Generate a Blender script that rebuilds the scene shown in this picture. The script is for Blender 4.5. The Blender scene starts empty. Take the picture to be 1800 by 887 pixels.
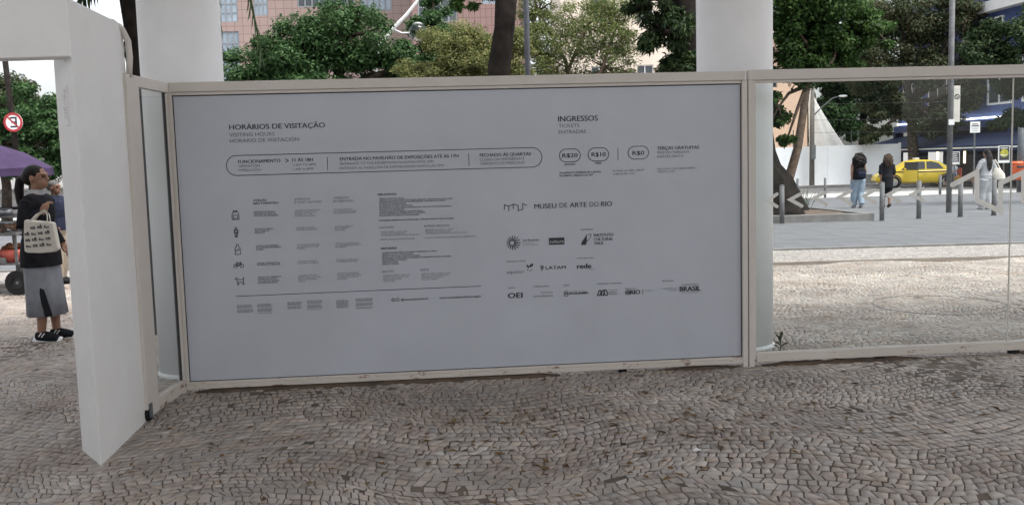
import bpy, bmesh, math, random
import numpy as np
from mathutils import Vector, Matrix

S = bpy.context.scene
COL = S.collection
R = math.radians
PI = math.pi

# ------------------------------------------------------------------ camera
cd = bpy.data.cameras.new('camera')
cam = bpy.data.objects.new('camera', cd)
COL.objects.link(cam)
cd.sensor_width = 36.0
cd.lens = 33.0
cd.clip_start = 0.05
cd.clip_end = 2000
cam.matrix_world = Matrix.Translation((0, 0, 1.62)) @ Matrix.Rotation(R(90 - 5.539), 4, 'X') @ Matrix.Rotation(R(-1.6), 4, 'Z')
S.camera = cam

# ------------------------------------------------------------------ sky, sun, exposure (overcast daylight)
SUN_EL, SUN_AZ = 66, 125          # degrees; azimuth measured from +Y towards +X
w = bpy.data.worlds.new('World')
S.world = w
w.use_nodes = True
nt = w.node_tree
sky = nt.nodes.new('ShaderNodeTexSky')
sky.sky_type = 'NISHITA'
sky.sun_disc = False
sky.sun_elevation = R(SUN_EL)
sky.sun_rotation = R(SUN_AZ)
sky.air_density = 1.0
sky.dust_density = 4.0
hs = nt.nodes.new('ShaderNodeHueSaturation')   # a cloud cover: almost no colour left
hs.inputs['Saturation'].default_value = 0.30
nt.links.new(sky.outputs[0], hs.inputs['Color'])
bg = nt.nodes['Background']
nt.links.new(hs.outputs[0], bg.inputs[0])
bg.inputs[1].default_value = 0.15
sl = bpy.data.lights.new('sun', 'SUN')
sl.energy = 1.1
sl.angle = R(25)
sl.color = (1.0, 0.96, 0.91)
so = bpy.data.objects.new('sun', sl)
COL.objects.link(so)
so.location = (10, 20, 40)
so.rotation_euler = (R(90 - SUN_EL), 0, R(180 - SUN_AZ))
S.view_settings.view_transform = 'Standard'
S.view_settings.look = 'None'
S.view_settings.gamma = 1.0
S.view_settings.exposure = 1.32

# ------------------------------------------------------------------ helpers
class MB:
    """collects geometry that becomes one mesh"""
    def __init__(s):
        s.v = []; s.f = []
    def add(s, vs, fs):
        k = len(s.v); s.v += [tuple(p) for p in vs]; s.f += [tuple(i + k for i in f) for f in fs]; return s
    def box(s, x0, x1, y0, y1, z0, z1):
        return s.add([(x0,y0,z0),(x1,y0,z0),(x1,y1,z0),(x0,y1,z0),(x0,y0,z1),(x1,y0,z1),(x1,y1,z1),(x0,y1,z1)],
                     [(0,3,2,1),(4,5,6,7),(0,1,5,4),(1,2,6,5),(2,3,7,6),(3,0,4,7)])
    def prism(s, poly, z0, z1):
        n = len(poly)
        return s.add([(x,y,z0) for x,y in poly] + [(x,y,z1) for x,y in poly],
                     [tuple(range(n))[::-1], tuple(range(n, 2*n))] + [(i,(i+1)%n,n+(i+1)%n,n+i) for i in range(n)])
    def slab(s, poly, y0, y1):                      # polygon in XZ (counter-clockwise seen from -Y), thickness along Y
        n = len(poly)
        return s.add([(x,y0,z) for x,z in poly] + [(x,y1,z) for x,z in poly],
                     [tuple(range(n)), tuple(range(n, 2*n))[::-1]] + [((i+1)%n,i,n+i,n+(i+1)%n) for i in range(n)])
    def loft(s, rings, cap=True):
        n = len(rings[0]); m = len(rings)
        fs = [(a*n+i, a*n+(i+1)%n, (a+1)*n+(i+1)%n, (a+1)*n+i) for a in range(m-1) for i in range(n)]
        if cap: fs += [tuple(range(n))[::-1], tuple(range((m-1)*n, m*n))]
        return s.add([p for r in rings for p in r], fs)
    def tube(s, pts, r, n=8, flat=1.0):
        pts = [Vector(p) for p in pts]
        if not isinstance(r, (list, tuple)): r = [r]*len(pts)
        t0 = (pts[1]-pts[0]).normalized()
        u = t0.orthogonal().normalized()
        rings = []
        for i, p in enumerate(pts):
            t = (pts[min(i+1,len(pts)-1)] - pts[max(i-1,0)]).normalized()
            u = (u - t*u.dot(t)).normalized(); q = t.cross(u)
            rings.append([p + u*(r[i]*math.cos(2*PI*k/n)) + q*(r[i]*flat*math.sin(2*PI*k/n)) for k in range(n)])
        return s.loft(rings)
    def rings(s, rr, n=16):                         # horizontal ellipses (cx, cy, z, rx, ry)
        return s.loft([[(cx+rx*math.cos(2*PI*k/n), cy+ry*math.sin(2*PI*k/n), z) for k in range(n)] for cx,cy,z,rx,ry in rr])
    def ell(s, c, r, n=12, m=8):
        if not isinstance(r, (list, tuple)): r = (r,r,r)
        return s.loft([[(c[0]+r[0]*math.sin(a)*math.cos(2*PI*k/n), c[1]+r[1]*math.sin(a)*math.sin(2*PI*k/n), c[2]-r[2]*math.cos(a)) for k in range(n)]
                       for a in [PI*(0.06+0.88*i/(m-1)) for i in range(m)]])
    def disc(s, c, r, y0, y1, n=24):                # a disc in the XZ plane
        return s.slab([(c[0]+r*math.cos(2*PI*k/n), c[1]+r*math.sin(2*PI*k/n)) for k in range(n)], y0, y1)
    def ring(s, c, r0, r1, y0, y1, n=24):           # annulus in the XZ plane
        a = [[(c[0]+r*math.cos(2*PI*k/n), y, c[1]+r*math.sin(2*PI*k/n)) for k in range(n)] for r,y in ((r0,y0),(r1,y0),(r1,y1),(r0,y1),(r0,y0))]
        return s.loft(a, cap=False)
    def stroke(s, pts, wd, y, closed=False):        # flat line of width wd in the XZ plane at depth y
        P = [Vector((p[0],p[1])) for p in pts]
        n = len(P)
        L = []; Rr = []
        for i in range(n):
            a = P[i-1] if (i > 0 or closed) else None
            b = P[(i+1) % n] if (i < n-1 or closed) else None
            d1 = (P[i]-a).normalized() if a is not None else (b-P[i]).normalized()
            d2 = (b-P[i]).normalized() if b is not None else d1
            t = (d1+d2)
            t = t.normalized() if t.length > 1e-6 else d1
            nn = Vector((-t.y,t.x)); k = wd/2/max(0.35, abs(nn.dot(Vector((-d1.y,d1.x)))))
            L.append(P[i]+nn*k); Rr.append(P[i]-nn*k)
        m = n if closed else n-1
        return s.add([(p.x,y,p.y) for p in L]+[(p.x,y,p.y) for p in Rr], [(n+i,n+(i+1)%n,(i+1)%n,i) for i in range(m)])
    def build(s, name, mat, parent=None, smooth=False, bevel=0, loc=None):
        me = bpy.data.meshes.new(name)
        me.from_pydata(s.v, [], s.f)
        return link(name, me, mat, parent, smooth, bevel, loc)

def link(name, me, mat, parent=None, smooth=False, bevel=0, loc=None):
    if mat: me.materials.append(mat)
    if smooth: me.polygons.foreach_set('use_smooth', [True]*len(me.polygons))
    o = bpy.data.objects.new(name, me)
    COL.objects.link(o)
    if parent: o.parent = parent
    if loc: o.location = loc
    if bevel:
        b = o.modifiers.new('bevel', 'BEVEL'); b.width = bevel; b.segments = 2; b.limit_method = 'ANGLE'
    return o

def tag(o, label=None, cat=None, group=None, kind=None):
    if label: o['label'] = label
    if cat: o['category'] = cat
    if group: o['group'] = group
    if kind: o['kind'] = kind
    return o

def thing(name, label, cat, loc=(0,0,0), rz=0, group=None):
    o = bpy.data.objects.new(name, None)
    o.empty_display_size = 0.2
    COL.objects.link(o)
    o.location = loc; o.rotation_euler = (0,0,rz)
    return tag(o, label, cat, group)

def dup(root, loc, rz, label):
    def cp(o, par):
        c = o.copy(); COL.objects.link(c); c.parent = par
        for ch in o.children: cp(ch, c)
        return c
    r = cp(root, None)
    r.location = loc; r.rotation_euler = (0,0,rz); r['label'] = label
    return r

def fastmesh(name, V, F):
    """V (n,3), F (m,4) numpy quads"""
    me = bpy.data.meshes.new(name)
    me.vertices.add(len(V)); me.vertices.foreach_set('co', np.ascontiguousarray(V, dtype=np.float32).ravel())
    me.loops.add(F.size); me.loops.foreach_set('vertex_index', np.ascontiguousarray(F, dtype=np.int32).ravel())
    me.polygons.add(len(F)); me.polygons.foreach_set('loop_start', np.arange(0, F.size, 4, dtype=np.int32))
    me.update(calc_edges=True); me.validate()
    return me

# ------------------------------------------------------------------ materials
def newmat(name):
    m = bpy.data.materials.new(name); m.use_nodes = True
    n = m.node_tree; b = n.nodes['Principled BSDF']
    return m, n, b

def N(n, t, **kw):
    x = n.nodes.new(t)
    for k, v in kw.items():
        if k in x.inputs.keys(): x.inputs[k].default_value = v
        else: setattr(x, k, v)
    return x

def pm(name, c, rough=0.6, var=0.12, scale=4.0, bump=0.0, bscale=60.0, metal=0.0, c2=None, spec=0.5):
    """plain procedural surface: colour mottled by noise, a little relief"""
    m, n, b = newmat(name)
    tc = N(n, 'ShaderNodeTexCoord')
    no = N(n, 'ShaderNodeTexNoise', Scale=scale, Detail=6.0, Roughness=0.6)
    n.links.new(tc.outputs['Object'], no.inputs['Vector'])
    rp = N(n, 'ShaderNodeValToRGB')
    d = c2 if c2 else tuple(x*(1-var) for x in c)
    e = c if c2 else tuple(min(1, x*(1+var)) for x in c)
    rp.color_ramp.elements[0].position = 0.35; rp.color_ramp.elements[1].position = 0.68
    rp.color_ramp.elements[0].color = (*d,1); rp.color_ramp.elements[1].color = (*e,1)
    n.links.new(no.outputs[0], rp.inputs[0]); n.links.new(rp.outputs[0], b.inputs['Base Color'])
    b.inputs['Roughness'].default_value = rough; b.inputs['Metallic'].default_value = metal
    b.inputs['Specular IOR Level'].default_value = spec
    if bump:
        n2 = N(n, 'ShaderNodeTexNoise', Scale=bscale, Detail=4.0)
        n.links.new(tc.outputs['Object'], n2.inputs['Vector'])
        bp = N(n, 'ShaderNodeBump', Strength=bump, Distance=0.01)
        n.links.new(n2.outputs[0], bp.inputs['Height']); n.links.new(bp.outputs[0], b.inputs['Normal'])
    return m

def leafmat(name, cols, trans=0.35):
    """leaf colour picked per leaf; light also passes through the blade"""
    m, n, b = newmat(name)
    g = N(n, 'ShaderNodeNewGeometry')
    rp = N(n, 'ShaderNodeValToRGB')
    el = rp.color_ramp.elements
    while len(el) < len(cols): el.new(0.5)
    for i, c in enumerate(cols):
        el[i].position = i/(len(cols)-1); el[i].color = (*c,1)
    n.links.new(g.outputs['Random Per Island'], rp.inputs[0])
    n.links.new(rp.outputs[0], b.inputs['Base Color'])
    b.inputs['Roughness'].default_value = 0.6
    b.inputs['Specular IOR Level'].default_value = 0.25
    tr = N(n, 'ShaderNodeBsdfTranslucent'); n.links.new(rp.outputs[0], tr.inputs[0])
    mx = N(n, 'ShaderNodeMixShader'); mx.inputs[0].default_value = trans
    n.links.new(b.outputs[0], mx.inputs[1]); n.links.new(tr.outputs[0], mx.inputs[2])
    n.links.new(mx.outputs[0], n.nodes['Material Output'].inputs[0])
    return m

def glassmat(name, tint=(0.965,0.985,0.978), ior=1.33, rough=0.0):
    m, n, b = newmat(name)
    n.nodes.remove(b)
    t = N(n, 'ShaderNodeBsdfTransparent'); t.inputs[0].default_value = (*tint,1)
    gl = N(n, 'ShaderNodeBsdfGlossy'); gl.inputs['Roughness'].default_value = rough
    lw_ = N(n, 'ShaderNodeLayerWeight')
    pw = N(n, 'ShaderNodeMath', operation='POWER'); pw.inputs[1].default_value = 5.0
    fr = N(n, 'ShaderNodeMath', operation='MULTIPLY_ADD'); f0 = ((ior-1)/(ior+1))**2
    fr.inputs[1].default_value = 1-f0; fr.inputs[2].default_value = f0
    n.links.new(lw_.outputs['Facing'], pw.inputs[0]); n.links.new(pw.outputs[0], fr.inputs[0])
    mx = N(n, 'ShaderNodeMixShader')
    n.links.new(fr.outputs[0], mx.inputs[0]); n.links.new(t.outputs[0], mx.inputs[1]); n.links.new(gl.outputs[0], mx.inputs[2])
    n.links.new(mx.outputs[0], n.nodes['Material Output'].inputs[0])
    return m

def emat(name, c, s):
    m, n, b = newmat(name)
    b.inputs['Base Color'].default_value = (*c,1); b.inputs['Emission Color'].default_value = (*c,1); b.inputs['Emission Strength'].default_value = s
    return m

def stonemat():
    m, n, b = newmat('calcada_stone')
    g = N(n, 'ShaderNodeNewGeometry'); oi = N(n, 'ShaderNodeObjectInfo')
    ad = N(n, 'ShaderNodeMath', operation='ADD'); fr = N(n, 'ShaderNodeMath', operation='FRACT')
    n.links.new(g.outputs['Random Per Island'], ad.inputs[0]); n.links.new(oi.outputs['Random'], ad.inputs[1]); n.links.new(ad.outputs[0], fr.inputs[0])
    rp = N(n, 'ShaderNodeValToRGB'); el = rp.color_ramp.elements
    for p in (0.2,0.45,0.7,0.88): el.new(p)
    for e, c in zip(el, [(0.33,0.285,0.25),(0.48,0.42,0.37),(0.41,0.385,0.36),(0.54,0.48,0.425),(0.49,0.40,0.335),(0.57,0.53,0.485)]): e.color = (*c,1)
    n.links.new(fr.outputs[0], rp.inputs[0])
    no = N(n, 'ShaderNodeTexNoise', Scale=38.0, Detail=5.0, Roughness=0.7)   # grain within a stone
    n.links.new(g.outputs['Position'], no.inputs['Vector'])
    st = N(n, 'ShaderNodeTexNoise', Scale=0.9, Detail=5.0, Roughness=0.65)   # trodden-in dirt in broad patches
    n.links.new(g.outputs['Position'], st.inputs['Vector'])
    sr = N(n, 'ShaderNodeMapRange'); sr.inputs[1].default_value = 0.38; sr.inputs[2].default_value = 0.68; sr.inputs[3].default_value = 0.66; sr.inputs[4].default_value = 1.08
    n.links.new(st.outputs[0], sr.inputs[0])
    gr = N(n, 'ShaderNodeMapRange'); gr.inputs[1].default_value = 0.3; gr.inputs[2].default_value = 0.7; gr.inputs[3].default_value = 0.82; gr.inputs[4].default_value = 1.14
    n.links.new(no.outputs[0], gr.inputs[0])
    mu = N(n, 'ShaderNodeMath', operation='MULTIPLY'); n.links.new(sr.outputs[0], mu.inputs[0]); n.links.new(gr.outputs[0], mu.inputs[1])
    bn_ = N(n, 'ShaderNodeTexNoise', Scale=1.6, Detail=6.0, Roughness=0.7)    # brown soil rubbed into the surface
    n.links.new(g.outputs['Position'], bn_.inputs['Vector'])
    br = N(n, 'ShaderNodeMapRange'); br.inputs[1].default_value = 0.45; br.inputs[2].default_value = 0.72; br.inputs[4].default_value = 0.62
    n.links.new(bn_.outputs[0], br.inputs[0])
    bm_ = N(n, 'ShaderNodeMix', data_type='RGBA'); bm_.inputs[7].default_value = (0.30,0.215,0.15,1)
    n.links.new(br.outputs[0], bm_.inputs[0]); n.links.new(rp.outputs[0], bm_.inputs[6])
    mx = N(n, 'ShaderNodeMix', data_type='RGBA', blend_type='MULTIPLY'); mx.inputs[0].default_value = 1.0
    n.links.new(bm_.outputs[2], mx.inputs[6]); n.links.new(mu.outputs[0], mx.inputs[7])
    n.links.new(mx.outputs[2], b.inputs['Base Color'])
    b.inputs['Roughness'].default_value = 0.62
    bp = N(n, 'ShaderNodeBump', Strength=0.35, Distance=0.004); n.links.new(no.outputs[0], bp.inputs['Height']); n.links.new(bp.outputs[0], b.inputs['Normal'])
    return m

def cobblemat():
    """the same paving where single stones are too far to tell apart"""
    m, n, b = newmat('far_paving')
    g = N(n, 'ShaderNodeNewGeometry')
    wn = N(n, 'ShaderNodeTexNoise', Scale=0.8, Detail=2.0)
    n.links.new(g.outputs['Position'], wn.inputs['Vector'])
    va = N(n, 'ShaderNodeVectorMath', operation='MULTIPLY_ADD'); va.inputs[1].default_value = (0.4,0.4,0)
    n.links.new(wn.outputs['Color'], va.inputs[0]); n.links.new(g.outputs['Position'], va.inputs[2])
    vo = N(n, 'ShaderNodeTexVoronoi', Scale=14.0, feature='DISTANCE_TO_EDGE'); vc = N(n, 'ShaderNodeTexVoronoi', Scale=14.0)
    n.links.new(va.outputs[0], vo.inputs['Vector']); n.links.new(va.outputs[0], vc.inputs['Vector'])
    rp = N(n, 'ShaderNodeValToRGB'); rp.color_ramp.elements[0].color = (0.27,0.245,0.225,1); rp.color_ramp.elements[1].color = (0.42,0.385,0.355,1)
    sx = N(n, 'ShaderNodeSeparateColor'); n.links.new(vc.outputs['Color'], sx.inputs[0]); n.links.new(sx.outputs[0], rp.inputs[0])
    jr = N(n, 'ShaderNodeMapRange'); jr.inputs[1].default_value = 0.03; jr.inputs[2].default_value = 0.09; n.links.new(vo.outputs['Distance'], jr.inputs[0])
    mx = N(n, 'ShaderNodeMix', data_type='RGBA'); mx.inputs[6].default_value = (0.11,0.10,0.09,1)
    n.links.new(jr.outputs[0], mx.inputs[0]); n.links.new(rp.outputs[0], mx.inputs[7]); n.links.new(mx.outputs[2], b.inputs['Base Color'])
    b.inputs['Roughness'].default_value = 0.7
    return m

def paintmat(name, c, rust=0.0):
    """painted steel: dust streaks, and rust patches where the paint has gone"""
    m, n, b = newmat(name)
    tc = N(n, 'ShaderNodeTexCoord')
    no = N(n, 'ShaderNodeTexNoise', Scale=3.0, Detail=8.0, Roughness=0.7); n.links.new(tc.outputs['Object'], no.inputs['Vector'])
    rp = N(n, 'ShaderNodeValToRGB')
    rp.color_ramp.elements[0].position = 0.3; rp.color_ramp.elements[1].position = 0.7
    rp.color_ramp.elements[0].color = (c[0]*0.92,c[1]*0.91,c[2]*0.89,1); rp.color_ramp.elements[1].color = (*c,1)
    n.links.new(no.outputs[0], rp.inputs[0])
    out = rp.outputs[0]
    if rust:
        mp = N(n, 'ShaderNodeMapping'); mp.inputs['Scale'].default_value = (1.0,1.0,3.5); n.links.new(tc.outputs['Object'], mp.inputs[0])
        r1 = N(n, 'ShaderNodeTexNoise', Scale=5.0, Detail=9.0, Roughness=0.75); n.links.new(mp.outputs[0], r1.inputs['Vector'])
        mr = N(n, 'ShaderNodeMapRange'); mr.inputs[1].default_value = 0.66-rust*0.1; mr.inputs[2].default_value = 0.70-rust*0.1; n.links.new(r1.outputs[0], mr.inputs[0])
        mx = N(n, 'ShaderNodeMix', data_type='RGBA'); mx.inputs[7].default_value = (0.17,0.075,0.035,1)
        n.links.new(mr.outputs[0], mx.inputs[0]); n.links.new(out, mx.inputs[6]); out = mx.outputs[2]
    n.links.new(out, b.inputs['Base Color'])
    b.inputs['Roughness'].default_value = 0.5
    n2 = N(n, 'ShaderNodeTexNoise', Scale=90.0, Detail=3.0); n.links.new(tc.outputs['Object'], n2.inputs['Vector'])
    bp = N(n, 'ShaderNodeBump', Strength=0.08, Distance=0.004); n.links.new(n2.outputs[0], bp.inputs['Height']); n.links.new(bp.outputs[0], b.inputs['Normal'])
    return m

def panelstone(name, c1, c2, seam, w_, h_):
    """stone cladding far away: slab seams"""
    m, n, b = newmat(name)
    tc = N(n, 'ShaderNodeTexCoord')
    sp = N(n, 'ShaderNodeSeparateXYZ'); cb = N(n, 'ShaderNodeCombineXYZ')
    n.links.new(tc.outputs['Object'], sp.inputs[0]); n.links.new(sp.outputs[0], cb.inputs[0]); n.links.new(sp.outputs[2], cb.inputs[1])
    br = N(n, 'ShaderNodeTexBrick', Scale=1.0); br.offset = 0.0
    br.inputs['Color1'].default_value = (*c1,1); br.inputs['Color2'].default_value = (*c2,1); br.inputs['Mortar'].default_value = (*seam,1)
    br.inputs['Mortar Size'].default_value = 0.035; br.inputs['Brick Width'].default_value = w_; br.inputs['Row Height'].default_value = h_
    n.links.new(cb.outputs[0], br.inputs['Vector']); n.links.new(br.outputs[0], b.inputs['Base Color'])
    b.inputs['Roughness'].default_value = 0.45
    return m

M = {}
M['stone'] = stonemat()
M['cobble'] = cobblemat()
M['joint'] = pm('joint_sand', (0.16,0.125,0.095), 0.9, scale=3.0, c2=(0.075,0.06,0.047), bump=0.6, bscale=120)
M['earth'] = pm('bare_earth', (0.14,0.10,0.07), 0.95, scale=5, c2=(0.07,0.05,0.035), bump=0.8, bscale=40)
M['ground'] = pm('open_ground', (0.22,0.21,0.20), 0.9, scale=0.2)
M['slab'] = pm('granite_slab', (0.145,0.15,0.16), 0.85, scale=1.4, c2=(0.10,0.104,0.112), bump=0.2)
M['kerb'] = pm('kerb_granite', (0.22,0.215,0.21), 0.8, scale=3, c2=(0.13,0.125,0.12), bump=0.3)
M['asphalt'] = pm('asphalt', (0.10,0.10,0.10), 0.85, scale=2)
M['pale_road'] = pm('concrete_track', (0.42,0.41,0.40), 0.8, scale=1)
M['white_line'] = pm('road_paint', (0.72,0.72,0.70), 0.6, scale=5)
M['frame'] = paintmat('cream_painted_steel', (0.63,0.585,0.54))
M['frame_rust'] = paintmat('rusting_painted_steel', (0.62,0.565,0.51), rust=0.85)
M['portal'] = paintmat('white_painted_plaster', (0.83,0.825,0.815))
M['column'] = pm('white_column_paint', (0.82,0.82,0.82), 0.55, var=0.035, scale=2.5, bump=0.05)
M['panel'] = pm('grey_sign_sheet', (0.47,0.488,0.535), 0.42, var=0.05, scale=1.3, bump=0.03, bscale=200)
M['gasket'] = pm('black_gasket', (0.025,0.025,0.028), 0.6)
M['ink'] = pm('dark_print', (0.028,0.028,0.035), 0.6)
M['ink_grey'] = pm('grey_print', (0.15,0.155,0.17), 0.6)
M['ink_light'] = pm('light_print', (0.5,0.5,0.52), 0.6)
M['vinyl'] = leafmat('frosted_vinyl', [(0.80,0.77,0.72),(0.78,0.75,0.70)], 0.45)
M['glass'] = glassmat('clear_glass')
M['glass_dark'] = pm('window_glass', (0.06,0.075,0.085), 0.12, var=0.3, scale=0.6)
M['glass_blue'] = pm('curtain_glass', (0.30,0.36,0.42), 0.12, var=0.25, scale=0.35)
M['mullion'] = pm('mullion_metal', (0.25,0.27,0.29), 0.5)
M['pink'] = panelstone('pink_granite', (0.36,0.265,0.235), (0.33,0.24,0.21), (0.2,0.135,0.12), 1.05, 1.0)
M['pink_dark'] = panelstone('red_granite', (0.26,0.165,0.15), (0.24,0.15,0.135), (0.15,0.085,0.075), 0.62, 0.9)
M['cream'] = pm('cream_render', (0.70,0.60,0.50), 0.85, scale=0.8, var=0.06)
M['peach'] = pm('peach_render', (0.68,0.50,0.38), 0.85, scale=0.7, var=0.06)
M['blue'] = pm('blue_render', (0.045,0.075,0.20), 0.7, scale=1.5, var=0.15)
M['navy'] = pm('navy_awning', (0.03,0.042,0.085), 0.8, scale=3, var=0.2, spec=0.15)
M['white'] = pm('white_paint', (0.78,0.78,0.77), 0.6, var=0.05)
M['hoard'] = pm('whitewashed_hoarding', (0.80,0.81,0.83), 0.75, var=0.03, scale=2)
M['tarp'] = pm('white_tarpaulin', (0.80,0.785,0.76), 0.75, var=0.08, scale=2, bump=0.4, bscale=5)
M['steel'] = pm('galvanised_steel', (0.13,0.132,0.135), 0.65, var=0.25, scale=9, spec=0.3)
M['pole'] = pm('grey_pole_paint', (0.085,0.095,0.11), 0.65, var=0.2, scale=6)
M['wood_pole'] = pm('weathered_pole', (0.15,0.135,0.12), 0.9, var=0.3, scale=9)
M['bark'] = pm('bark', (0.115,0.09,0.07), 0.95, scale=7, c2=(0.045,0.036,0.03), bump=1.0, bscale=22, spec=0.15)
M['bark_dark'] = pm('dark_bark', (0.026,0.021,0.018), 0.95, scale=6, c2=(0.009,0.008,0.007), bump=1.0, bscale=18, spec=0.15)
M['bark_pale'] = pm('pale_bark', (0.22,0.165,0.125), 0.95, scale=7, c2=(0.11,0.08,0.06), bump=0.8, bscale=25, spec=0.15)
M['leaf_deep'] = leafmat('ficus_leaves', [(0.022,0.055,0.018),(0.04,0.09,0.03),(0.06,0.125,0.04),(0.085,0.16,0.055)])
M['leaf_lime'] = leafmat('yellow_green_leaves', [(0.10,0.125,0.04),(0.155,0.185,0.065),(0.21,0.225,0.085),(0.27,0.235,0.09)])
M['leaf_soft'] = leafmat('soft_green_leaves', [(0.09,0.13,0.04),(0.13,0.18,0.06),(0.18,0.22,0.075),(0.22,0.21,0.08)])
M['leaf_bright'] = leafmat('fresh_green_leaves', [(0.018,0.04,0.012),(0.036,0.08,0.02),(0.06,0.125,0.03),(0.10,0.17,0.045)])
M['leaf_dark'] = leafmat('dark_leaves', [(0.014,0.03,0.012),(0.025,0.05,0.018),(0.04,0.075,0.025),(0.07,0.10,0.03)], 0.25)
M['leaf_olive'] = leafmat('olive_leaves', [(0.035,0.055,0.025),(0.06,0.085,0.04),(0.085,0.105,0.05),(0.11,0.085,0.05)])
M['leaf_dry'] = leafmat('dry_leaves', [(0.06,0.03,0.012),(0.13,0.07,0.025),(0.19,0.12,0.04),(0.10,0.045,0.02)], 0.1)
M['skin'] = pm('brown_skin', (0.29,0.155,0.10), 0.55, var=0.06)
M['skin_dark'] = pm('deep_brown_skin', (0.16,0.085,0.055), 0.55, var=0.06)
M['hair'] = pm('black_hair', (0.014,0.011,0.010), 0.45, var=0.4, scale=40, bump=0.8, bscale=90, spec=0.15)
M['hair_brown'] = pm('brown_hair', (0.11,0.075,0.05), 0.5, var=0.4, scale=30, c2=(0.03,0.02,0.015), bump=0.8, bscale=60, spec=0.15)
M['hair_grey'] = pm('grey_hair', (0.12,0.115,0.11), 0.7, var=0.4, scale=50, spec=0.15)
M['black_cloth'] = pm('black_knit', (0.016,0.017,0.021), 0.9, var=0.3, scale=14, bump=0.3, bscale=50, spec=0.15)
M['navy_cloth'] = pm('navy_cotton', (0.02,0.024,0.045), 0.9, var=0.3, scale=14, spec=0.15)
M['grey_cloth'] = pm('grey_jersey', (0.24,0.25,0.275), 0.9, var=0.1, scale=10, bump=0.3, bscale=40, spec=0.15)
M['pale_cloth'] = pm('pale_grey_cotton', (0.40,0.41,0.43), 0.9, var=0.1, scale=10, spec=0.15)
M['denim'] = pm('pale_denim', (0.30,0.37,0.45), 0.9, var=0.15, scale=9, spec=0.15)
M['beige_cloth'] = pm('beige_cotton', (0.33,0.28,0.22), 0.9, var=0.12, scale=9, spec=0.15)
M['canvas'] = pm('natural_canvas', (0.66,0.62,0.55), 0.9, var=0.06, scale=12, bump=0.2, bscale=120, spec=0.15)
M['rubber'] = pm('black_rubber', (0.018,0.018,0.019), 0.8, var=0.2, spec=0.15)
M['sole'] = pm('white_sole', (0.70,0.70,0.70), 0.6)
M['purple'] = pm('purple_nylon', (0.055,0.036,0.082), 0.85, var=0.15, scale=5, spec=0.15)
M['red'] = pm('red_plastic', (0.42,0.085,0.06), 0.5, var=0.2, scale=6)
M['food'] = pm('roasted_food', (0.35,0.15,0.07), 0.7, scale=22, c2=(0.10,0.035,0.02))
M['taxi'] = pm('yellow_car_paint', (0.72,0.52,0.035), 0.25, var=0.03, scale=1.0)
M['car_glass'] = pm('tinted_car_glass', (0.025,0.03,0.033), 0.08, var=0.2)
M['alloy'] = pm('alloy_rim', (0.45,0.46,0.47), 0.35, metal=0.7)
M['black_plastic'] = pm('black_plastic', (0.02,0.02,0.022), 0.5)
M['orange'] = pm('orange_plastic', (0.72,0.11,0.02), 0.45, var=0.08)
M['sign_red'] = pm('sign_red', (0.42,0.03,0.035), 0.5)
M['dark_room'] = pm('dark_interior', (0.025,0.022,0.02), 0.9)
M['yellow'] = pm('yellow_print', (0.62,0.50,0.06), 0.6, scale=9, c2=(0.25,0.30,0.04))
M['paper'] = pm('white_paper', (0.75,0.75,0.74), 0.8)
M['lit_strip'] = emat('lit_tube', (1.0,0.97,0.9), 2.5)
M['lit_warm'] = emat('lit_warm_lamp', (1.0,0.72,0.35), 2.5)
M['globe'] = glassmat('globe_glass', (0.80,0.84,0.82), 1.5, 0.05)

# ------------------------------------------------------------------ ground, paving, road
rng = np.random.default_rng(7)
def sheet(name, x0, x1, y0, y1, z, mat, parent=None, slope=0.0):
    o = MB().add([(x0,y0,z),(x1,y0,z),(x1,y1,z+slope*(y1-y0)),(x0,y1,z+slope*(y1-y0))], [(0,1,2,3)]).build(name, mat, parent)
    if not parent: o['kind'] = 'structure'
    return o
sheet('ground', -900, 900, -300, 1500, -0.62, M['ground'])
pav = sheet('pavement', -60, 60, -30, 15.95, -0.016, M['cobble'])

def warp(x, y):
    dy = 0.16*np.sin(2*PI*x/2.3 + 1.3*np.sin(0.9*y)) + 0.026*np.sin(2*PI*x/0.83 + 1.7 + 1.4*y) + 0.05*np.sin(2.2*y + 0.7*x)
    dx = 0.09*np.sin(2*PI*y/1.7 + 0.8*x) + 0.012*np.sin(2*PI*y/0.6 + 2.0*x)
    return x+dx, y+dy

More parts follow.
